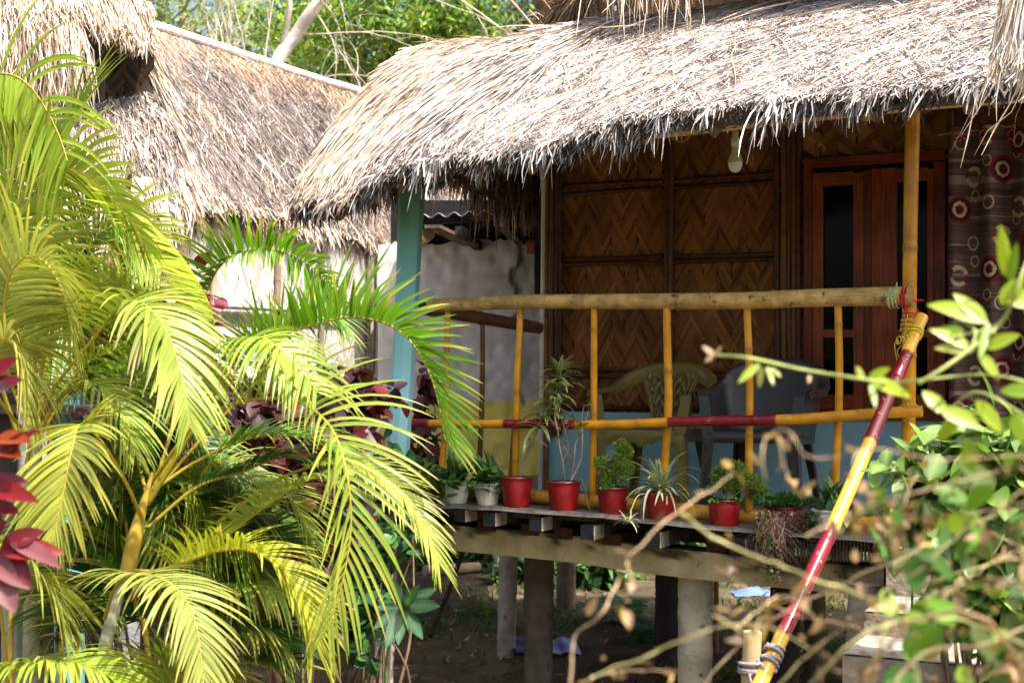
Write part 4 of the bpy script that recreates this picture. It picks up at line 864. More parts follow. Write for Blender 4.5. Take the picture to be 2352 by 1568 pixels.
m=MB(); box(m,A(-.90,10.55,EYE+.6),A(1.35,0,0),A(0,.05,0),Z(.66),(.012,.010,.010)); box(m,A(.16,9.9,EYE+.5),A(.05,0,0),A(0,.7,0),Z(.7),(.02,.015,.012)); m.build('shade_block',M_black,shed)  # black boxes added behind the wall top to stand for shade
m=MB(); box(m,P(962,518,9.72),A(.74,0,.06),A(0,.06,0),Z(.075),(.035,.03,.035)); m.build('rafter',M_black,shed)
for (u0,v0,l,w_,h_,c) in [(1134,520,1.2,.07,.07,(.10,.09,.08)),(975,524,.25,.11,.022,(.16,.12,.08)),(1045,540,1.6,.06,.06,(.03,.025,.025))]:
    m=MB(); box(m,P(u0,v0,9.55),A(w_,0,0),A(.25,l,-.1),Z(h_),c); box(m,P(u0,v0,9.55)-A(0,.003,0),A(w_,0,0),A(0,.004,0),Z(h_),np.array(c)*2.6 if c[0]<.2 and u0>1100 else c); m.build('rafter',M_black,shed,smooth=False)
m=MB(); tube(m,[P(985,536,9.9),P(960,560,10.4)],.045,10,(.45,.28,.15)); m.build('bamboo_pole',M_bam,shed)
for u0 in (905,1225): 
    m=MB(); tube(m,[P(u0,HOR,Ys+.15)*A(1,1,0)+Z(zb),P(u0,HOR,Ys+.15)*A(1,1,0)-Z(.05)],.07,8,(.16,.14,.12)); m.build('column',M_conc,shed)

# ================================================================ STAIRS
stairs=thing('concrete_stairs','weathered concrete steps leading up to the veranda behind the handrail and shrub','stairs',tuple(P(2100,1600,5.4)*A(1,1,0)))
for i,(ul,vt,Y,hh) in enumerate([(2035,1258,6.05,.22),(1985,1402,5.62,.22),(1935,1500,5.25,.22),(1890,1640,4.95,.22)]):
    m=MB(); p=P(ul,vt,Y); w_=1.15; dpt=.42 if i else .6
    nx,ny=24,10; V=[]
    for x in np.linspace(0,w_,nx):
        for y in np.linspace(0,dpt,ny): V.append(p+EX*x+EY*y+Z(.006*(float(vnoise(np.array([x*9+i]),np.array([y*9.]),4)[0])-.5)))
    m.add(V,gridfaces(nx,ny),C=(.34,.32,.28)); box(m,p-Z(1.3),EX*w_,EY*dpt,Z(1.292),(.33,.28,.21)); m.build('step',M_conc,stairs)
m=MB(); p=P(2045,1240,6.22); box(m,p-Z(1.1),EX*.18,EY*.4,Z(1.1),(.35,.30,.23)); m.build('side_post',M_conc,stairs)

# ================================================================ PALMS
rp2=np.random.default_rng(33)
GY=(.23,.35,.018); GG=(.11,.25,.012); GD=(.045,.13,.012); GP=(.32,.40,.045)
def frond(parent,pts,Lm=.36,start=.22,n=46,C=GY,roll=0.,g=3.4,w=.024,vee=.45,seed=0,a0=66,a1=26,rr=.008,one=0,jit=.07,tipL=.35,vt=.15):
    """pts: world points of the petiole and midrib"""
    n=int(n*1.4); w*=.80; g*=1.2; rg=np.random.default_rng(seed); q=resample(pts,60); T,B,N=frames(q)
    if abs(norm(q[1]-q[0])[2])>.97:pass
    N=N*np.sign(N[0,2] if abs(N[0,2])>.05 else 1); B=np.cross(T,N)
    cr,sr_=math.cos(roll),math.sin(roll); B2=B*cr+N*sr_; N2=-B*sr_+N*cr
    m=MB(); tube(m,q,np.linspace(rr,rr*.25,60),6,np.clip(np.array((.62,.42,.05))*.7+np.array(C)*.3,0,1)); 
    s=np.linspace(0,1,60); f=np.sort(start+(1-start)*np.r_[np.linspace(0,.985,n),np.linspace(.01,1,n)]); f=f+rg.normal(size=len(f))*.002; f=np.clip(f,0,1)
    side=np.tile([1,-1],len(f))[:len(f)]
    if one: side=np.where(rg.random(len(f))<.85,one,-one)
    at=lambda Vv: np.stack([np.interp(f,s,Vv[:,i]) for i in range(3)],1)
    Pq,Tq,Bq,Nq=at(q),norm(at(T)),norm(at(B2)),norm(at(N2)); x=(f-start)/(1-start)
    al=np.radians(a0+(a1-a0)*x**1.3+rg.normal(size=len(f))*3)[:,None]; ve=(vee*(1-x)+vt*x+rg.normal(size=len(f))*jit)[:,None]
    D=np.cos(al)*Tq+np.sin(al)*(np.cos(ve)*Bq*side[:,None]+np.sin(ve)*Nq)
    Lf=Lm*np.interp(x,[0,.12,.45,.8,1],[.55,.8,1,(1+tipL)/2,tipL])*(1+rg.normal(size=len(f))*.10)*np.where(rg.random(len(f))<.04,.55,1)
    c=np.array(C)*(A(.80,.84,.9) if sum(C)>.75 else 1)*(1+rg.normal(size=(len(f),1))*.13); tip=np.array((.62,.50,.10)); tipc=np.where(rg.random((len(f),1))<.35,tip,c); tipc=np.where(rg.random((len(f),1))<.10,np.array((.20,.11,.04)),tipc)
    ribbons(m,Pq,D,Tq,Lf,w*(.6+.4*np.sin(math.pi*np.clip(x*.9+.08,0,1)))*rg.uniform(.75,1.15,len(f)),g*rg.uniform(.75,1.3,len(f)),8,lambda k: max(.04,min(1,.5+k*5)*(1-k**2.6)**.9),C=c,Ctip=tipc*.9+c*.1,fold=.28,wob=.25,rng=rg)
    return m.build('frond',M_palm,parent)
def pal(name,label,base): return thing(name,label,'palm',tuple(base),'areca palms in front of the hut')
def trunk(parent,pts,r,C=(.42,.43,.30),seed=0):
    m=MB(); L=resample(pts,60); ln=np.r_[0,np.cumsum(np.linalg.norm(np.diff(L,axis=0),axis=1))]; ph=(ln%.11)/.11; rr=np.interp(np.linspace(0,1,60),[0,1],[r*1.15,r*.8])*(1+.05*(ph<.15)); C=np.array(C)*(1-.4*(ph<.12)[:,None])
    if seed: k=(vnoise(ln*6,ln*0,seed)>.55)[:,None]; C=np.where(k,np.array((.50,.33,.05)),C)
    tube(m,L,rr,12,C); return m.build('trunk',M_stem,parent)
def PL(l,Y0=None): return np.array([P(*q) for q in l])
# --- palm A: main clump, trunk seen at lower centre-left
A1=pal('areca_palm','large yellow green areca palm with ringed leaning trunk in the lower left foreground',P(215,2100,5.0)*A(1,1,0))
trunk(A1,PL([(212,2090,5.0),(232,1568,5.0),(262,1400,5.02),(300,1270,5.04),(318,1200,5.05)]),.025,seed=3)
m=MB(); tube(m,resample(PL([(292,1310,5.0),(318,1200,5.0),(350,1085,5.0)]),10),[.024,.027,.028,.026,.023,.019,.015,.011,.008,.006],10,(.50,.34,.05)); m.build('leaf_sheath',M_stem,A1)
R=P(340,1150,5.05)
fr=[ # points, Lm, start, n, colour, roll, g, w, vee, seed, extra
 ([(350,1104,5.05),(450,974,4.95),(550,924,4.85),(640,915,4.78),(700,929,4.7),(750,969,4.62),(780,1024,4.56),(800,1109,4.5),(806,1209,4.48),(790,1320,4.46),(755,1440,4.45)],.40,.28,27,GP,-.1,1.9,.020,1.15,1,dict(a0=74,a1=20,tipL=.45)),
 ([(345,1140,5.1),(450,960,5.1),(560,830,5.05),(610,785,5.0),(700,752,4.95),(790,730,4.9),(860,735,4.85),(920,762,4.8),(965,815,4.77),(995,880,4.74),(1012,950,4.72),(1020,1000,4.7)],.24,.34,46,GG,.1,1.7,.021,1.15,2,dict(a0=82,a1=34,tipL=.75,vt=1.0)),
 ([(340,1160,5.15),(420,900,5.3),(475,670,5.3),(530,590,5.25),(610,572,5.2),(680,590,5.15),(735,630,5.1),(770,680,5.05)],.24,.46,36,GG,.1,1.7,.021,1.15,3,dict(a0=82,a1=38,tipL=1.0,vt=1.05)),
 ([(40,1150,5.0),(100,934,4.95),(210,784,4.85),(275,708,4.75),(315,693,4.7),(350,715,4.65),(385,765,4.6),(408,830,4.55),(425,900,4.5),(435,970,4.48)],.34,.46,42,GP,0,2.4,.022,.45,4,dict()),
 ([(330,1200,4.95),(290,1110,4.8),(230,1010,4.65),(185,975,4.58),(165,1034,4.5),(145,1134,4.45),(120,1244,4.42)],.30,.50,34,(.50,.52,.07),0,2.2,.020,.25,5,dict(a0=72,a1=30)),
 ([(310,1310,4.95),(360,1310,4.9),(425,1290,4.8),(500,1265,4.75),(575,1265,4.7),(640,1300,4.65),(682,1350,4.6),(708,1410,4.58),(720,1470,4.56)],.24,.20,46,(.56,.58,.05),0,2.2,.018,.8,6,dict(a0=70,tipL=.8)),
 ([(240,1420,4.95),(265,1350,4.8),(310,1322,4.6),(375,1330,4.5),(425,1374,4.42),(450,1434,4.38),(462,1509,4.35),(468,1590,4.33)],.28,.26,38,(.36,.40,.09),0,2.6,.019,.30,7,dict(a0=75,a1=30)),
 ([(340,1150,5.1),(420,1000,5.2),(480,850,5.2),(490,740,5.15),(455,650,5.1),(400,570,5.05),(340,510,5.0),(290,465,4.98)],.26,.42,34,(.46,.58,.04),.3,.6,.026,.8,8,dict(one=1,a0=60,a1=48,tipL=.8)),
 ([(345,1130,5.1),(450,1060,5.15),(560,1010,5.2),(640,1000,5.2),(720,1010,5.2),(790,1050,5.15),(850,1110,5.1)],.28,.30,36,GG,0,2.4,.018,.5,9,dict()),
 ([(340,1210,5.1),(450,1120,5.15),(550,1085,5.2),(650,1050,5.2),(740,1070,5.15),(800,1120,5.1)],.28,.25,34,GD,.1,2.4,.018,.5,10,dict()),
 ([(420,1300,5.05),(520,1229,5.0),(600,1169,4.95),(675,1118,4.9),(740,1096,4.85),(800,1120,4.8)],.26,.25,34,(.30,.42,.08),.1,3.0,.019,.5,11,dict(a0=78)),
 ([(340,1150,5.15),(310,1020,5.3),(300,900,5.35),(330,800,5.35),(390,760,5.3),(450,790,5.25),(500,860,5.2)],.34,.40,38,(.30,.42,.05),0,2.0,.020,.5,12,dict()),
 ([(345,1140,5.1),(470,1000,5.2),(600,860,5.2),(650,760,5.2),(700,720,5.2),(760,720,5.2),(800,770,5.15)],.26,.46,24,GG,0,4.2,.018,.2,13,dict()),
 ([(500,1200,5.2),(640,1100,5.15),(760,1065,5.0),(860,1090,4.85),(930,1145,4.75),(980,1215,4.7),(1008,1290,4.68)],.20,.35,46,(.46,.52,.07),0,2.4,.012,.4,14,dict(a0=50,a1=18,tipL=.6)),
 ([(345,1150,5.0),(430,1010,4.95),(480,930,4.9),(520,850,4.85),(560,790,4.8),(600,775,4.75),(640,800,4.7),(690,850,4.68),(730,900,4.66)],.26,.42,36,(.30,.42,.04),0,3.6,.019,.3,15,dict(a0=80,a1=50,tipL=.8)),
]
for (p,Lm,stt,n,C,roll,g_,w_,ve,sd,kw) in fr: frond(A1,PL(p),Lm,stt,n,C,roll,g_,w_,ve,seed=sd,**kw)
rq=np.random.default_rng(91)
for k in range(20):
    ux=rq.uniform(120,640); vy=rq.uniform(980,1420); Yk=rq.uniform(5.25,5.75); sg=1 if ux>340 else -1; hh=rq.uniform(60,200)
    p=[(340+rq.uniform(-30,30),1180+rq.uniform(0,260),Yk),((340+ux)/2,(vy+1150)/2-hh*.7,Yk),(ux,vy-hh*.4,Yk-.05),(ux+sg*70,vy,Yk-.1),(ux+sg*115,vy+90,Yk-.12)]
    frond(A1,PL(p),rq.uniform(.24,.34),.22,38,[GG,GD,GY,(.20,.32,.03)][k%4],rq.uniform(-.2,.2),2.4,.016,rq.uniform(.2,.6),seed=700+k)
# --- palm B: upper left
B1=pal('areca_palm','tall areca palm at the left edge with fronds rising over the hut roof',P(40,2100,5.4)*A(1,1,0))
trunk(B1,PL([(60,2080,5.4),(70,1568,5.4),(78,1200,5.4),(80,1000,5.4)]),.034)
fb=[([(40,1000,5.4),(-20,800,5.3),(-70,500,5.2),(-60,260,5.1),(-20,180,5.05),(25,172,5.0),(68,198,4.95),(105,250,4.9),(135,310,4.86),(155,370,4.83)],.34,.50,54,(.30,.42,.03),.2,2.8,.024,-.35,31,dict(a0=78,a1=50,tipL=.8,one=-1)),
 ([(80,1000,5.45),(110,800,5.45),(120,600,5.45),(125,430,5.45),(145,330,5.4),(185,250,5.4)],.36,.62,20,(.34,.46,.04),0,1.2,.028,.3,32,dict(a0=35,a1=12,tipL=.9)),
 ([(85,1000,5.3),(60,850,5.1),(30,700,5.0),(0,560,4.95),(-40,520,4.9),(-90,560,4.85)],.4,.4,36,(.44,.48,.08),0,2.6,.024,.3,33,dict()),
 ([(80,1000,5.4),(40,800,5.2),(20,600,5.1),(40,470,5.0),(90,400,4.95),(150,388,4.92),(210,410,4.88),(255,455,4.85),(300,510,4.82),(340,575,4.8)],.32,.44,44,(.46,.55,.06),0,2.2,.022,.45,34,dict()),
 ([(80,1000,5.3),(40,860,5.0),(10,740,4.9),(20,640,4.85),(60,590,4.8),(110,610,4.75),(150,690,4.7),(170,800,4.68)],.34,.40,38,(.50,.54,.10),0,2.6,.020,.35,35,dict()),
 ([(80,1000,5.4),(90,880,5.3),(120,760,5.2),(170,690,5.1),(230,650,5.0),(290,650,4.95),(350,690,4.9)],.26,.34,40,(.40,.48,.08),0,3.6,.020,.9,36,dict(a0=85,a1=50)),
 ([(80,1010,5.3),(30,960,5.1),(-10,900,5.0),(-20,840,4.9),(0,780,4.85),(35,800,4.8),(55,880,4.75),(60,980,4.72)],.36,.35,38,(.52,.52,.12),0,2.4,.021,.3,37,dict()),
 ([(85,1010,5.45),(160,900,5.5),(240,840,5.5),(320,850,5.5),(400,900,5.45),(460,980,5.4)],.34,.28,38,GG,0,2.4,.02,.4,38,dict()),
 ([(85,1010,5.4),(120,940,5.3),(150,900,5.2),(200,880,5.1),(250,900,5.05),(290,960,5.0),(310,1040,4.98)],.30,.25,36,(.28,.38,.06),0,2.8,.018,.35,39,dict()),
 ([(80,1000,5.5),(150,780,5.6),(190,620,5.6),(220,550,5.6),(270,520,5.55),(330,550,5.5),(370,620,5.45)],.34,.42,40,(.36,.46,.05),0,2.4,.021,.45,40,dict()),
 ([(80,1010,5.5),(20,860,5.6),(-20,640,5.6),(-10,430,5.6),(30,330,5.5),(80,340,5.45),(120,400,5.4)],.36,.42,40,GG,0,2.2,.024,.4,41,dict()),
 ([(85,1010,5.6),(130,860,5.7),(170,760,5.7),(230,720,5.7),(300,740,5.65),(350,800,5.6)],.34,.35,36,GD,0,2.2,.02,.4,42,dict())]
for (p,Lm,stt,n,C,roll,g_,w_,ve,sd,kw) in fb: frond(B1,PL(p),Lm,stt,n,C,roll,g_,w_,ve,seed=sd,**kw)
for k in range(9):
    ux=rq.uniform(-20,330); vy=rq.uniform(470,1000); Yk=rq.uniform(5.5,5.8); hh=rq.uniform(60,160); sg=1 if rq.random()<.7 else -1
    p=[(80,1000,Yk),((80+ux)/2,(vy+950)/2-hh*.6,Yk),(ux,vy-hh*.4,Yk),(ux+sg*70,vy,Yk-.05),(ux+sg*110,vy+90,Yk-.1)]
    frond(B1,PL(p),rq.uniform(.26,.36),.3,38,[GY,GG,(.32,.40,.05)][k%3],rq.uniform(-.2,.2),2.4,.017,rq.uniform(.2,.6),seed=760+k)
# --- palm C: low suckers
C1=pal('areca_palm','low clump of young areca stems and fronds at the bottom left corner',P(150,1900,4.9)*A(1,1,0))
for i,(u0,u1,v1,Y) in enumerate([(135,150,1250,5.3),(170,180,1330,5.35),(400,420,1500,5.2),(20,25,1300,5.3),(340,330,1420,5.2)]):
    m=MB(); tube(m,resample(PL([(u0,1950,Y),(u0+4,1568,Y),(u1,v1,Y)]),14),np.linspace(.014,.010,14),8,(.50,.34,.06)); m.build('stem',M_stem,C1)
fc=[([(20,1600,4.8),(10,1480,4.75),(0,1390,4.7),(-10,1340,4.65),(40,1310,4.6),(90,1330,4.55),(130,1390,4.5),(150,1460,4.48)],.36,.38,44,(.38,.40,.08),0,3.0,.024,.3,51),
 ([(-60,1640,4.6),(0,1560,4.55),(80,1530,4.5),(160,1520,4.45),(240,1545,4.4),(300,1600,4.38)],.3,.2,44,(.42,.54,.06),0,2.6,.024,.4,52),
 ([(440,1750,5.2),(450,1600,5.2),(480,1500,5.2),(530,1450,5.2),(600,1440,5.15),(660,1480,5.1)],.36,.4,40,GD,0,2.0,.020,.4,53),
 ([(420,1700,5.3),(430,1560,5.3),(450,1430,5.3),(500,1350,5.3),(580,1340,5.25),(660,1370,5.2),(710,1430,5.15)],.32,.38,40,(.26,.38,.05),0,2.8,.022,.4,54),
 ([(360,1600,5.3),(330,1450,5.4),(300,1330,5.4),(310,1240,5.4),(370,1200,5.4),(430,1240,5.4)],.40,.35,40,GD,0,1.6,.022,.4,55),
 ([(160,1600,5.4),(130,1480,5.4),(150,1400,5.4),(210,1370,5.4),(270,1400,5.35)],.36,.3,40,GD,0,2.0,.020,.4,56),
 ([(250,1650,5.3),(240,1480,5.4),(220,1350,5.4),(200,1250,5.4),(230,1180,5.4),(290,1190,5.4)],.42,.35,40,GD,0,1.6,.022,.4,57),
 ([(480,1800,5.3),(520,1640,5.3),(560,1540,5.25),(610,1510,5.2),(670,1530,5.15)],.36,.3,40,GD,.2,1.6,.018,.5,58),
 ([(380,1500,5.3),(430,1390,5.4),(480,1300,5.4),(560,1260,5.4),(640,1270,5.35)],.36,.3,40,GD,0,2.0,.02,.4,59),
 ([(330,1700,5.0),(350,1620,4.9),(400,1560,4.85),(450,1540,4.8),(510,1570,4.75)],.34,.25,40,(.24,.36,.04),0,2.2,.02,.4,60),
 ([(300,1250,5.3),(240,1200,5.4),(160,1160,5.45),(90,1180,5.45),(40,1260,5.4)],.40,.2,40,GD,0,1.8,.022,.4,61),
 ([(360,1180,5.3),(420,1150,5.4),(500,1150,5.45),(580,1180,5.45),(640,1240,5.4)],.40,.2,44,GD,0,1.8,.022,.4,62)]
for (p,Lm,stt,n,C,roll,g_,w_,ve,sd) in fc: frond(C1,PL(p),Lm,stt,n,C,roll,g_,w_,ve,seed=sd)

# ================================================================ RED AND GREEN SHRUBS
def bush(name,label,cat,blobs,L,W,Cs,seed,stem=(.18,.12,.08),leafname='foliage',Cmid=None,mt=None,up=.1,g=3,segs=5,fold=.22,ground=None,prof='ovate'):
    c0=P(*blobs[0][:3]); base=(c0*A(1,1,0)) if ground is None else ground
    t=thing(name,label,cat,tuple(base)); m=MB(); ms=MB(); rg=np.random.default_rng(seed)
    for i,(u,v,Y,ru,rv,n) in enumerate(blobs):
        c=P(u,v,Y); s=Y/F; k=rg.normal(size=(n,3))*A(ru*s,.16,rv*s)*.55; p=c+k
        D=norm(rg.normal(size=(n,3))*.8+A(0,-.45,-.25+up)); S=norm(np.cross(D,norm(rg.normal(size=(n,3))*.5+A(.1,-.3,1))))
        ribbons(m,p,D,S,rg.uniform(*L,n),rg.uniform(*W,n),g,segs,prof,C=pick(Cs,n,rg,.2),fold=fold,rng=rg,Cmid=Cmid,wob=.6)
        for _ in range(3): tube(ms,resample([base+A(rg.uniform(-.1,.1),rg.uniform(-.1,.1),-.02),(base+c)/2+rg.normal(size=3)*.08,c+rg.normal(size=3)*A(ru*s,.1,rv*s)*.5],10),np.linspace(.012,.003,10),6,stem)
    m.build(leafname,mt or M_leaf,t); ms.build('stem',M_stem,t); return t
REDS=[(.06,.010,.014),(.04,.010,.015),(.13,.012,.016),(.035,.012,.016),(.12,.03,.04),(.08,.03,.025)]
bush('red_leaf_shrub','dark crimson leaved shrub behind the palms below the white woven wall','shrub',[(800,930,7.0,90,60,260),(620,1000,6.6,120,90,380),(700,1080,6.6,130,90,380),(560,1180,6.5,140,100,330),(690,1240,6.6,90,90,260),(975,900,7.9,18,50,36),(975,1000,7.9,20,60,50),(700,1340,6.6,90,80,160)],(.07,.12),(.05,.08),REDS,301,ground=P(680,HOR,6.7)*A(1,1,0))
bush('red_leaf_shrub','bright red leaved shrub glimpsed between the fronds of the palms','shrub',[(400,760,6.2,60,110,70),(250,830,6.0,80,100,90),(460,700,6.3,30,80,50),(420,1150,6.1,150,120,300),(300,1100,6.0,120,120,200),(520,1350,6.3,120,100,140)],(.06,.11),(.045,.07),[(.22,.015,.022),(.14,.012,.02),(.08,.012,.016),(.30,.03,.03)],302,ground=P(360,HOR,6.2)*A(1,1,0))
# green creeper on the corner column, broad leaf plant
bush('climbing_vine','green climbing vine over the veranda corner column and the tree stump beside it','vine',[(880,1130,7.1,40,80,120),(850,1280,6.9,50,110,220),(830,1400,6.8,40,100,140),(940,1200,7.2,30,60,60),(905,1060,7.2,30,30,40)],(.06,.10),(.05,.08),[(.03,.10,.035),(.05,.14,.03),(.02,.07,.03),(.07,.18,.04)],303,ground=P(850,HOR,6.95)*A(1,1,0))
bl=thing('broad_leaf_plant','small plant with a star of big dull green pointed leaves beside the corner column','plant',tuple(P(880,HOR,6.6)*A(1,1,0)))
m=MB(); c=P(925,1395,6.55)
for (u,v) in [(992,1350),(1000,1382),(968,1455),(915,1470),(888,1475),(862,1435),(868,1390),(905,1335),(940,1370),(955,1345),(900,1420)]:
    e=P(u,v,6.5+RNG.uniform(-.08,.05)); d=e-c; L_=np.linalg.norm(d); ribbons(m,[c+d*.08],d,norm(np.cross(d,A(0,-1,.35))),L_*1.05,L_*.36,1.2,8,'ovate',C=[(.03,.10,.05)],Cmid=(.09,.19,.09),fold=.12)  # leaf colour lowered to stand in for shade on the plant
leafset(m,c,8,(.04,.07),(.015,.025),(.3,1.3),2,'blade',[(.06,.18,.09)],Cmid=(.2,.3,.15),fold=.2,seed=9); m.build('foliage',M_leaf,bl)
m=MB(); tube(m,resample([P(880,1900,6.7),P(890,1500,6.65),c],12),np.linspace(.012,.006,12),7,(.12,.20,.08)); m.build('stem',M_stem,bl)
# mossy tree stump by the column
sp=thing('tree_trunk','pale mossy tree trunk beside the corner column, climbed by the vine','tree trunk',tuple(P(835,HOR,7.1)*A(1,1,0)))
m=MB(); q=resample([P(838,1950,7.1),P(835,1560,7.1),P(828,1400,7.1),P(812,1240,7.1)],40); k=vnoise(np.arange(40)*.8,np.zeros(40),3)[:,None]; tube(m,q,.055*(1+.12*vnoise(np.arange(40)*.5,np.zeros(40),8)),12,np.where(k>.5,np.array((.38,.36,.30)),np.array((.10,.10,.06)))); m.build('trunk',M_bark,sp)
# foreground red plant at the left frame edge
fg=thing('red_leaf_plant','close red and pink leaved plant poking in at the left frame edge','plant',tuple(P(-60,HOR,3.1)*A(1,1,0)))
m=MB()
for (bu,bv,tu,tv,w_,c) in [(-40,880,45,840,.05,(.45,.02,.05)),(-30,900,40,895,.05,(.30,.01,.04)),(-20,920,30,870,.04,(.55,.25,.35)),(-10,1010,70,1030,.05,(.75,.16,.02)),(-15,1030,50,1075,.05,(.55,.08,.02)),(-5,1060,62,1000,.04,(.40,.03,.02)),(-40,1130,42,1108,.06,(.42,.06,.12)),(-40,1120,60,1160,.06,(.48,.02,.03)),(-30,1180,40,1178,.05,(.45,.015,.03)),
    (0,1265,100,1235,.06,(.45,.08,.13)),(0,1262,120,1290,.07,(.55,.05,.07)),(-10,1250,20,1215,.06,(.5,.02,.03)),(-10,1270,50,1360,.09,(.35,.02,.04)),(-20,1270,15,1400,.09,(.50,.20,.26)),(20,1240,130,1310,.05,(.6,.25,.32))]:
    c=np.array(c)*A(.50,.40,.36); w_*=.78; a=P(bu,bv,3.1); e=P(tu,tv,3.05+RNG.uniform(-.05,.06)); d=e-a; L_=np.linalg.norm(d)
    ribbons(m,[a],d+Z(.03),norm(np.cross(d,A(.2,-1,.5))),L_*1.1,w_,4,8,'ovate',C=[c],Cmid=np.array(c)*.7,Ctip=np.array(c)*.6,fold=.42,wob=2.5)
m.build('foliage',M_leaf,fg)
m=MB(); 
for (u,v) in [(-10,1265),(-30,1130),(-15,1020),(-40,890)]: tube(m,resample([P(-60,2300,3.1)*A(1,1,0),P(-70,1500,3.1),P(u,v,3.1)],12),.008,7,(.15,.04,.03))
m.build('stem',M_stem,fg)
# pale green bamboo canes at lower left
bc=thing('bamboo_cane','two pale grey green bamboo canes standing among the palm stems at lower left','bamboo',tuple(P(40,HOR,5.6)*A(1,1,0)))
for (u0,r) in [(40,.055),(88,.045)]:
    m=MB(); bamboo(m,[P(u0,1100,5.6),P(u0-8,2050,5.6)],r,(.33,.38,.27),.34,off=.1,seed=u0,n=14); m.build('cane',M_bam,bc)
# right-hand shrub
GR=[(.10,.24,.025),(.06,.16,.03),(.15,.30,.03),(.04,.11,.03),(.22,.36,.05),(.30,.36,.12)]
bush('leafy_shrub','glossy green and yellow variegated shrub growing beside the stairs at right','shrub',[(2120,1085,5.0,60,50,60),(2230,1030,4.9,90,60,100),(2330,1100,4.8,60,110,130),(2110,1200,5.0,70,50,70),(2230,1190,4.9,90,80,130),(2320,1300,4.8,70,100,130),(2250,1380,4.8,70,70,80),(2330,1480,4.7,60,90,90),(2190,1290,4.9,40,40,24)],(.10,.17),(.055,.085),GR,304,Cmid=(.24,.34,.10),g=4,ground=P(2300,HOR,4.9)*A(1,1,0),segs=6)

# ================================================================ FOREGROUND VINES (out of focus)
vn=thing('dry_vine','tangle of dry tan stems with shrivelled leaves crossing the lower right foreground','vine',tuple(P(2000,HOR,2.1)*A(1,1,0)))
m=MB(); TAN=(.54,.38,.22); OL=(.44,.40,.16); rv=np.random.default_rng(5)
paths=[([(1305,1640),(1312,1500),(1325,1455),(1385,1405),(1420,1330),(1440,1285),(1560,1175),(1690,1085)],5.0,TAN),
 ([(1560,1175),(1640,1235),(1720,1270),(1850,1320),(1960,1360),(2060,1395)],7,OL),([(1330,1580),(1380,1545),(1500,1500),(1620,1450),(1720,1430),(1800,1455),(1860,1490)],4,OL),
 ([(1300,1600),(1350,1560),(1440,1538),(1520,1540)],3.5,TAN),([(1690,1440),(1790,1370),(1850,1400),(1880,1430)],3.5,TAN),([(1640,1412),(1735,1460),(1745,1420),(1840,1352)],4,(.55,.42,.18)),
 ([(1755,1100),(1752,1030),(1765,995),(1800,985),(1830,1010),(1840,1040),(1900,1055),(2000,1030),(2150,1055),(2352,1045)],3.0,TAN),([(1790,1000),(1795,1060),(1812,1100),(1830,1130)],3.0,TAN),([(1975,1030),(1960,1070),(1985,1120),(2010,1180),(2040,1230)],4,TAN),
 ([(1440,1285),(1450,1340),(1440,1370)],4,(.55,.40,.18)),([(1980,1560),(2080,1380),(2160,1330),(2280,1290),(2400,1230)],5,(.35,.36,.10)),([(1800,1640),(1950,1480),(2050,1430),(2200,1420),(2400,1500)],6,OL),
 ([(1700,1650),(1900,1470),(2080,1330),(2200,1230),(2400,1090)],4,(.40,.34,.14)),([(2000,1640),(2120,1500),(2250,1480),(2400,1420)],5,TAN),([(1900,1640),(1990,1540),(2060,1400),(2090,1300),(2070,1180),(2110,1080)],3,TAN),
 ([(1640,1300),(1800,1400),(1990,1450),(2140,1560)],2.5,(.4,.22,.12)),([(1560,1640),(1700,1480),(1850,1380),(2050,1290),(2250,1200),(2400,1150)],3,TAN),([(1850,1230),(1950,1180),(2100,1130),(2300,1080)],3,TAN)]
for k in range(13):
    u=rv.uniform(1880,2360); v=rv.uniform(1150,1600); an=rv.uniform(-.9,.7); l=rv.uniform(120,380); p=[(u,v)]
    for _ in range(4): an+=rv.normal()*.45; u+=math.cos(an)*l/4; v+=math.sin(an)*l/4; p.append((u,v))
    paths.append((p,rv.uniform(1.8,4),[TAN,OL,(.33,.20,.10),(.45,.30,.18)][k%4]))
NODES=[]
for p,wp,c in paths:
    Y=rv.uniform(1.65,2.05); wp*=.60; q=resample([P(u,v,Y+rv.uniform(-.05,.05)) for u,v in p],26); q=q+rv.normal(size=(26,3))*.0012; rad_=np.linspace(wp,wp*.6,26)*(.8+.35*rv.random(26)); rad_[rv.integers(1,25,4)]*=1.5; tube(m,q,rad_/F*Y*.95,6,np.array(c)*(.7+.5*rv.random((26,1))))
    NODES+= [q[i] for i in rv.integers(0,26,5)]+[q[-1],q[-1]]
for (u,v) in [(2352,1568),(2000,1900)]: tube(m,resample([P(u+100,2600,1.7),P(u,1568,1.65),P(2200,1400,1.6)],12),.0028,6,(.3,.2,.1))
m.build('stem',M_stem,vn)
m=MB(); NO=np.array(NODES); k=len(NO); DL=[(.36,.23,.11),(.26,.15,.08),(.46,.33,.16),(.18,.10,.05),(.42,.28,.08),(.12,.07,.04)]
for j in range(1): ribbons(m,NO+rv.normal(size=(k,3))*.008,norm(rv.normal(size=(k,3))+Z(-.7)),rdir(k,rv),rv.uniform(.014,.030,k),rv.uniform(.005,.012,k),rv.uniform(-30,40,k),5,'ovate',C=pick(DL,k,rv),fold=.5,wob=12,rng=rv)
n=70; cl=np.array([P(u,v,rv.uniform(1.7,2.05)) for u,v in zip(rv.normal(2075,75,n),rv.normal(1210,60,n))]); ribbons(m,cl,rdir(n,rv),rdir(n,rv),rv.uniform(.010,.022,n),rv.uniform(.006,.011,n),14,4,'ovate',C=pick(DL,n,rv),fold=.5,wob=12,rng=rv)
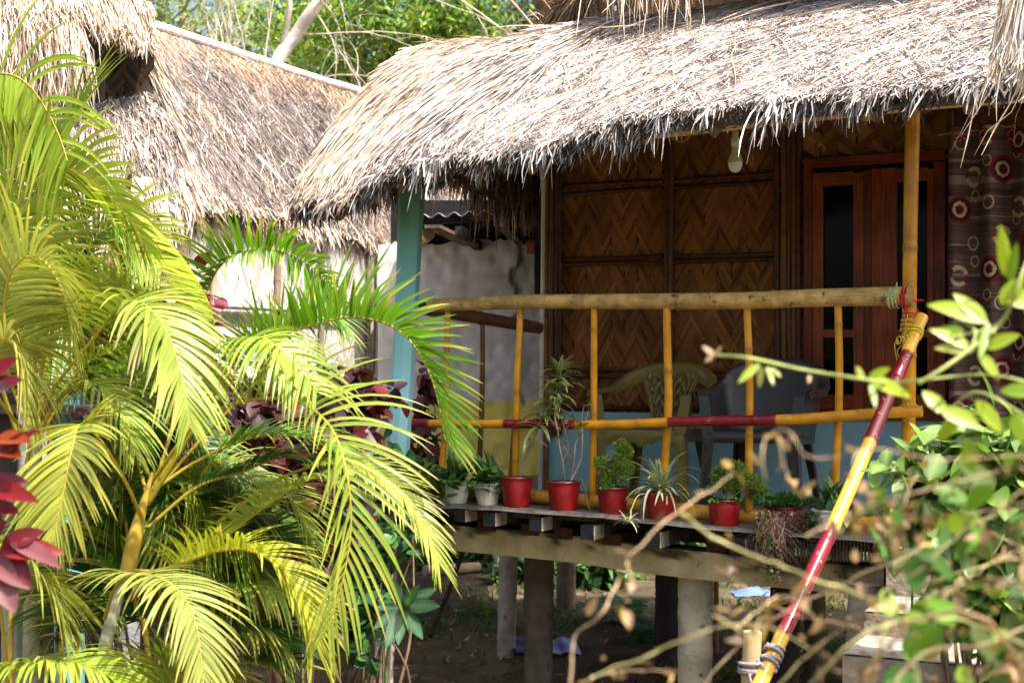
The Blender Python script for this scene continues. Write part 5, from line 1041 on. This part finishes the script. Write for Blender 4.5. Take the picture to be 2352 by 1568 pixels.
n=45; cl=np.array([P(u,v,rv.uniform(1.7,2.05)) for u,v in zip(rv.uniform(1950,2380,n),rv.uniform(1180,1600,n))]); ribbons(m,cl,rdir(n,rv),rdir(n,rv),rv.uniform(.012,.028,n),rv.uniform(.006,.012,n),14,4,'ovate',C=pick(DL,n,rv),fold=.5,wob=12,rng=rv)
m.build('dry_leaves',M_leaf,vn)
m=MB(); n=60; cl=np.array([P(u,v,rv.uniform(1.7,2.3)) for u,v in zip(rv.uniform(2020,2400,n),rv.uniform(1080,1600,n))]); ribbons(m,cl,norm(rv.normal(size=(n,3))+A(0,-.3,-.2)),norm(rv.normal(size=(n,3))*.5+A(1,0,0)),rv.uniform(.045,.075,n),rv.uniform(.022,.034,n),4,6,'ovate',C=pick([(.12,.26,.02),(.22,.34,.03),(.06,.15,.02),(.10,.14,.04)],n,rv),fold=.2,rng=rv); m.build('green_leaves',M_leaf,vn)
gv=thing('green_sprig','bright yellow green leafy sprig hanging close in front at the right edge, out of focus','vine',tuple(P(2300,HOR,2.2)*A(1,1,0)))
m=MB()
for p,wp in [([(1635,815),(1720,822),(1850,850),(1990,872),(2050,880)],3.6),([(2420,520),(2360,600),(2330,680),(2300,740),(2230,800),(2160,850),(2110,880)],4.5),([(2300,740),(2250,760),(2180,775)],3),([(2230,800),(2240,760),(2200,730)],3),([(2420,900),(2330,870),(2250,860),(2140,870),(2050,880)],3),([(2420,1000),(2330,940),(2240,900),(2170,950)],3)]:
    q=resample([P(u,v,2.15+.05*math.sin(u)) for u,v in p],20); tube(m,q,wp/F*2.15,6,(.36,.42,.12))
m.build('stem',M_stem,gv)
m=MB()
for (bu,bv,tu,tv,wp,c) in [(2315,640,2300,520,42,0),(2320,650,2335,560,30,1),(2300,700,2352,640,50,0),(2310,690,2400,690,55,0),(2270,740,2140,690,52,0),(2215,760,2140,765,30,1),(2265,745,2195,675,45,0),(2230,800,2140,755,34,2),(2240,805,2150,800,30,2),(2260,800,2340,770,36,0),(2250,810,2290,870,34,0),(2270,740,2250,820,26,1),
    (1990,872,2090,905,40,0),(1995,870,2045,850,26,0),(2000,880,2010,935,20,1),(1985,872,1965,845,22,2),(1745,835,1700,880,22,0),(1750,840,1745,890,16,3),(1762,842,1775,885,14,3),(1770,845,1790,870,14,3),(2170,950,2120,900,44,0),(2200,960,2160,1010,40,0),(2240,920,2300,990,46,0),(2330,940,2352,1020,50,1),(2160,940,2250,980,48,0),(2380,900,2300,900,44,1),(1640,815,1612,800,16,4),(1640,815,1625,835,14,4),(1640,815,1660,800,12,4),(1860,860,1858,885,10,4)]:
    a=P(bu,bv,2.15); e=P(tu,tv,2.15+RNG.uniform(-.03,.03)); d=e-a; L_=np.linalg.norm(d); c=[(.34,.46,.02),(.22,.36,.02),(.50,.55,.10),(.62,.66,.22),(.5,.33,.2)][c]
    ribbons(m,[a],d+Z(.006),norm(np.cross(d,A(.1,-1,.35))),L_*1.05,wp*.85/F*2.15,4,8,'ovate',C=[c],Cmid=np.array(c)*.8,fold=.2)
m.build('foliage',M_palm,gv)

# ================================================================ TREES BEHIND
def tree(label,base,trunk_pts,r,blobs,n,Ls,Cs,seed,name='broadleaf_tree',bark=(.36,.31,.25),dens=1.,twigs=True):
    t=thing(name,label,'tree',tuple(base),'trees behind the thatched roofs'); rg=np.random.default_rng(seed); m=MB(); tp=resample([P(*q) for q in trunk_pts],24); tube(m,tp,np.linspace(r,r*.45,24),12,bark)
    pos=[];B=np.array([b for b in blobs],float); 
    for (u,v,Y,ru,rv_,w_) in blobs:
        c=P(u,v,Y); s=Y/F; a=tp[rg.integers(10,24)]; q=resample([a,(a+c)/2+rg.normal(size=3)*.25,c],12); tube(m,q,np.linspace(r*.35,.02,12),7,bark)
        for _ in range(4):
            e=c+rg.normal(size=3)*A(ru*s,ru*s,rv_*s)*.6; tube(m,resample([q[9],(q[9]+e)/2+rg.normal(size=3)*.1,e],7),np.linspace(.022,.007,7),5,bark)
        k=int(n*w_*dens); nc=max(4,k//38); cc=c+norm(rg.normal(size=(nc,3)))*rg.uniform(.25,1,(nc,1))**.5*A(ru*s,ru*s*.9,rv_*s)
        cid=rg.integers(0,nc,k); sh=rg.uniform(.10,.26)
        p=cc[cid]+rg.normal(size=(k,3))*A(sh,sh,sh*.7); cl=pick(Cs,nc,rg,.15)[cid]*(1+rg.normal(size=(k,1))*.15)
        D=norm(rg.normal(size=(k,3))*.7+A(0,0,-.5)); S=norm(np.cross(D,rdir(k,rg))); pos.append((p,D,S,rg.uniform(*Ls,k),cl))
    m.build('trunk',M_bark,t)
    m=MB()
    for p,D,S,L_,cl in pos: ribbons(m,p,D,S,L_,L_*.42,2,2,'ovate',C=cl,fold=.12,rng=rg)
    m.build('crown',M_leafd,t); return t
LG=[(.26,.40,.06),(.42,.54,.07),(.16,.30,.06),(.09,.19,.05),(.50,.56,.10),(.10,.20,.06),(.20,.33,.06)]; DG2=[(.05,.11,.03),(.08,.16,.035),(.035,.08,.03),(.12,.20,.04)]
tree('dense broadleaf tree with sunlit yellow green crown above the valley between the roofs',P(900,HOR,18)*A(1,1,0),[(860,1150,18),(850,500,18),(870,200,18),(880,0,18)],.22,
  [(800,90,17,120,90,1.2),(900,30,16.5,120,70,1.1),(1010,60,17,100,80,1.1),(1060,20,16.5,70,70,.8),(960,150,17.5,90,60,.8),(700,20,17.5,110,80,.8),(790,170,18,80,50,.6),(880,-90,17,180,80,.9),(1050,-80,17,120,70,.6),(690,130,18.5,60,60,.5),(1080,100,17.3,50,60,.5),(850,200,18.5,110,50,.6)],1500,(.07,.13),LG,501)
tree('pale leaved slender tree with open crown behind the hut ridge at upper left',P(420,HOR,19)*A(1,1,0),[(450,1100,19),(440,400,19),(430,120,19),(420,0,19)],.15,
  [(330,20,18.5,70,50,.5),(430,40,18.5,90,55,.8),(520,70,18.5,70,55,.6),(590,20,19,60,60,.6),(600,120,19,50,60,.5),(480,110,19,70,40,.45),(390,-60,18.5,160,50,.6),(640,60,18.8,50,80,.5)],650,(.07,.12),[(.26,.38,.10),(.34,.44,.12),(.18,.30,.08),(.40,.44,.14)],502)
tree('hazy dark green tree farther back behind the gable of the main roof',P(1240,HOR,30)*A(1,1,0),[(1240,1000,30),(1235,300,30),(1230,60,30)],.3,
  [(1190,40,29,80,60,1.),(1270,10,29,80,60,1.),(1160,90,30,50,40,.6),(1250,80,30,90,40,.8),(1330,-20,29,80,60,.8),(1210,-70,29,120,60,.7)],900,(.12,.2),[(.13,.19,.10),(.17,.24,.12),(.10,.15,.09),(.22,.28,.14)],503)
# bare leaning tree
bt_=thing('bare_tree','leaning pale grey tree trunk with leafless drooping twigs behind the ridge','tree',tuple(P(560,HOR,14.5)*A(1,1,0)))
m=MB(); q=resample([P(480,1150,14.6),P(560,420,14.5),P(625,170,14.4),(P(680,80,14.4)),P(725,15,14.3),P(775,-40,14.3),P(850,-90,14.2)],40); tube(m,q,np.r_[np.linspace(.13,.085,24),np.linspace(.085,.05,16)],14,(.66,.61,.53)); tb=[q[28],q[32],q[34],q[36],q[38],q[39]]
tube(m,resample([q[30],P(665,20,14.3),P(660,-30,14.3)],8),.03,8,(.50,.45,.38)); m.build('trunk',M_bark,bt_)
m=MB(); rt=np.random.default_rng(8)
def twig(mb,p0,d,L_,r,depth,droop):
    n=9; q=[p0]; d=norm(d)
    for i in range(n): d=norm(d+Z(-droop)*.12+rt.normal(size=3)*.10); q.append(q[-1]+d*L_/n)
    tube(mb,q,np.linspace(r,r*.35,n+1),5,np.array((.58,.52,.40))*rt.uniform(.7,1.2),cap=False)
    if depth>0:
        for i in rt.integers(2,n,4): twig(mb,q[i],d+rt.normal(size=3)*.55,L_*rt.uniform(.35,.6),r*.5,depth-1,droop)
for k in range(9): twig(m,tb[k%6],A(rt.uniform(.2,1.1),rt.uniform(-.4,.3),rt.uniform(-.5,.5)),rt.uniform(1.0,1.9),.010,2,rt.uniform(.2,.9))
for k in range(2): twig(m,P(920+k*90,-40,14.2),A(1,0,-.5),1.5,.010,2,.3)
tube(m,resample([P(1118,-60,13.5),P(1190,20,13.5),P(1240,80,13.5),P(1262,108,13.5)],8),.012,5,(.4,.35,.25))
m.build('twig',M_bark,bt_)
sb_=thing('bare_sapling','cluster of upright leafless saplings rising behind the hut ridge','sapling',tuple(P(520,HOR,15.5)*A(1,1,0)))
m=MB()
for k in range(7):
    u0=rt.uniform(440,640); b=P(520+(u0-520)*.5,1100,15.5); e=P(u0+rt.uniform(-60,40),-80+rt.uniform(0,90),15.5); q=resample([b*A(1,1,0),P(u0,260,15.5),e],20); tube(m,q,np.linspace(.022,.006,20),6,np.array((.62,.58,.48))*rt.uniform(.8,1.1))
    for i in (12,14,15,16,17,18): twig(m,q[i],A(rt.uniform(-.5,.5),0,1),rt.uniform(.4,.9),.008,1,-.05)
m.build('stem',M_bark,sb_)

# ================================================================ GROUND LEVEL CLUTTER
ru=np.random.default_rng(15)
sheet=thing('plastic_sheet','crumpled blue purple plastic sheet lying on the earth behind a column','sheet',tuple(P(1245,1500,9.5)*A(1,1,0)))
m=MB(); nx,ny=16,8; V=[]
for i in range(nx):
    for j in range(ny):
        u=1172+i*10; Y=9.75-j*.055; p=P(u+j*2.,HOR,Y)*A(1,1,0); V.append(p+Z(gh(p[0],p[1])+.02+.035*float(vnoise(np.array([i*.6]),np.array([j*.7]),6)[0])))
m.add(V,gridfaces(nx,ny),C=(.07,.07,.30)); m.build('sheet',M_plas,sheet)
tag_l=thing('fallen_log','sunlit pale log lying on the ground beyond the house','log',tuple(P(1040,HOR,13.3)*A(1,1,0)))
m=MB(); q=resample([P(975,1322,13.2),P(1100,1328,13.5)],20); q[:,2]=[gh(p[0],p[1])+.05 for p in q]; tube(m,q,.05,12,(.50,.38,.28)); m.build('log',M_bark,tag_l)
for (u0,v0,Y,lab,c) in [(1730,1375,12.0,'small blue plastic scrap on the sunlit ground beyond the columns',(.15,.25,.6)),(1680,1300,14.5,'white plastic bag heap on the ground far behind the front column',(.7,.7,.68)),(1545,1505,10.2,'crumpled white bag on the ground beneath the veranda near the ferns',(.35,.36,.36))]:
    p=P(u0,HOR,Y)*A(1,1,0); t=thing('plastic_scrap' if 'scrap' in lab else 'plastic_bag',lab,'rubbish',tuple(p)); m=MB(); nx,ny=14,10; V=[]
    for i in range(nx):
        for j in range(ny):
            x=(i/(nx-1)-.5); y=(j/(ny-1)-.5); hh=max(0,1-(x*x+y*y)*3.4)*(.05 if 'scrap' in lab else .16); V.append(p+A(x*.34,y*.3,gh(p[0],p[1])+.01+hh*(.5+float(vnoise(np.array([i*.9+u0]),np.array([j*.9]),3)[0]))))
    m.add(V,gridfaces(nx,ny),C=c); m.build('sheet',M_plas,t)
for (ub_,vt,Y) in [(1645,1295,9.6),(1632,1295,9.5)]:
    t=thing('bamboo_prop','thin bamboo prop standing just right of the front column' if ub_==1645 else 'darker bamboo prop touching the front column from behind','bamboo',tuple(P(ub_,HOR,Y)*A(1,1,0))); m=MB(); bamboo(m,[P(ub_,HOR,Y)*A(1,1,0),P(ub_,vt,Y)+Z(.1)],.018,(.35,.2,.09) if ub_==1645 else (.2,.1,.06),.35,seed=ub_); m.build('pole',M_bam,t)
t=thing('leaning_stick','dark stick leaning beneath the veranda left of the columns','stick',tuple(P(1000,1450,10.2)*A(1,1,0))); m=MB(); tube(m,resample([P(988,1460,10.1),P(1030,1360,10.4),P(1062,1270,10.6)],8),.018,7,(.05,.03,.02)); m.build('pole',M_bark,t)
bush('undergrowth_plant','dark leafy undergrowth growing on the ground between the rear columns of the house','plant',[(1180,1318,12.9,60,40,150),(1290,1325,12.7,60,45,150),(1380,1315,12.5,50,50,150),(1560,1420,11.6,40,22,70),(1850,1350,12.6,100,50,220),(1620,1290,13.4,70,25,90),(1040,1285,13.8,70,20,90)],(.08,.2),(.04,.08),[(.03,.09,.02),(.05,.13,.03),(.02,.06,.02),(.09,.18,.03)],305,ground=P(1300,HOR,12.8)*A(1,1,0))
# fern plants and dark undergrowth beyond
def fern(label,u,Y,n,seed,sc=1.,C=(.10,.24,.03)):
    base=P(u,HOR,Y)*A(1,1,0); base[2]=gh(base[0],base[1]); t=thing('fern',label,'fern',tuple(base)); rg=np.random.default_rng(seed); m=MB()
    for k in range(n):
        a=rg.uniform(0,6.28); q=[base]; d=A(math.cos(a)*.5,math.sin(a)*.5,1.0)
        for i in range(8): d=norm(d+Z(-.28)); q.append(q[-1]+d*.075*sc)
        q=resample(q,16); T,B,N=frames(q); ribbons(m,np.r_[q,q],np.r_[B*.9+T*.4,-B*.9+T*.4],np.r_[T,T],np.r_[np.linspace(.13,.02,16)]*1 if 0 else np.tile(np.linspace(.13,.02,16)*sc,2),.025*sc,3,3,'blade',C=np.array(C)*rg.uniform(.6,1.3))
    m.build('foliage',M_leafd,t); return t
fern('low fern growing on the ground under the house near the dark column',1440,10.6,14,1)
fern('sunlit fern standing beyond the house, seen right of the round column',1395,13.2,12,2,1.2,(.2,.32,.04))
fern('small fern right beside the base of the dark central column',1490,9.9,12,3,.9,(.07,.18,.05))
tree('dark broad shrubby tree standing behind the house at ground level',P(1150,HOR,17)*A(1,1,0),[(1150,1200,17),(1150,1100,17),(1150,1000,17)],.08,[(1000,1235,14.2,110,45,1.),(1180,1240,14,110,60,1.),(1350,1240,13.6,90,70,1.),(1560,1215,14.4,130,40,1),(1760,1215,14.6,130,40,1.),(1930,1235,14,120,60,1),(850,1150,16,140,80,1),(650,1100,16,160,100,1)],1300,(.10,.2),DG2,504,name='bushy_tree')
def stuff(name,label,cat,gen,mtl):
    m=MB(); gen(m); o=m.build(name,mtl); return tag(o,label,cat,kind='stuff')
def litter(m):
    n=9000; Y=ru.uniform(5.5,17,n); u=ru.uniform(-200,2500,n); x=(u-1176)/F*Y; z=np.array([gh(a,b) for a,b in zip(x,Y)])+.008
    ribbons(m,np.stack([x,Y,z],1),norm(np.stack([ru.normal(size=n),ru.normal(size=n),ru.normal(size=n)*.35],1)),norm(np.stack([ru.normal(size=n),ru.normal(size=n),ru.normal(size=n)*.3],1)),ru.uniform(.03,.09,n),ru.uniform(.015,.04,n),1,2,'ovate',C=pick([(.24,.15,.09),(.38,.26,.15),(.12,.08,.05),(.48,.37,.24),(.06,.045,.03)],n,ru),fold=.2,rng=ru)
stuff('leaf_litter','dry brown leaves strewn over the earth below and beyond the houses','leaf litter',litter,M_leafd)
def weeds(m):
    cx=ru.uniform(-4,7,460); cy=ru.uniform(6,17,460); k=40; n=460*k; p=np.stack([np.repeat(cx,k)+ru.normal(size=n)*.10,np.repeat(cy,k)+ru.normal(size=n)*.10,np.zeros(n)],1)
    keep=(np.abs(vnoise(p[:,0]*.9+20,p[:,1]*.9,17)))>.40; p=p[keep]; n=len(p); p[:,2]=[gh(a,b) for a,b in p[:,:2]]
    ribbons(m,p,norm(ru.normal(size=(n,3))*.5+Z(1)),rdir(n,ru),ru.uniform(.03,.11,n),ru.uniform(.006,.016,n),6,3,'blade',C=pick([(.08,.16,.03),(.12,.22,.03),(.05,.11,.02)],n,ru),rng=ru)
stuff('weeds','small green weeds sprouting from the earth under the house','weeds',weeds,M_leafd)
def far(m):
    n=16000; x=ru.uniform(-16,20,n); y=ru.uniform(19,24,n); z=ru.uniform(0,1,n)**1.2*(2.4+1.2*vnoise(x*.6+20,y*.3,5))+.5; ribbons(m,np.stack([x,y,z],1),rdir(n,ru),rdir(n,ru),ru.uniform(.14,.32,n),ru.uniform(.08,.16,n),2,2,'ovate',C=pick(DG2,n,ru,.3),rng=ru,fold=.1)
stuff('undergrowth','dark green undergrowth closing off the view behind the houses','undergrowth',far,M_leafd)
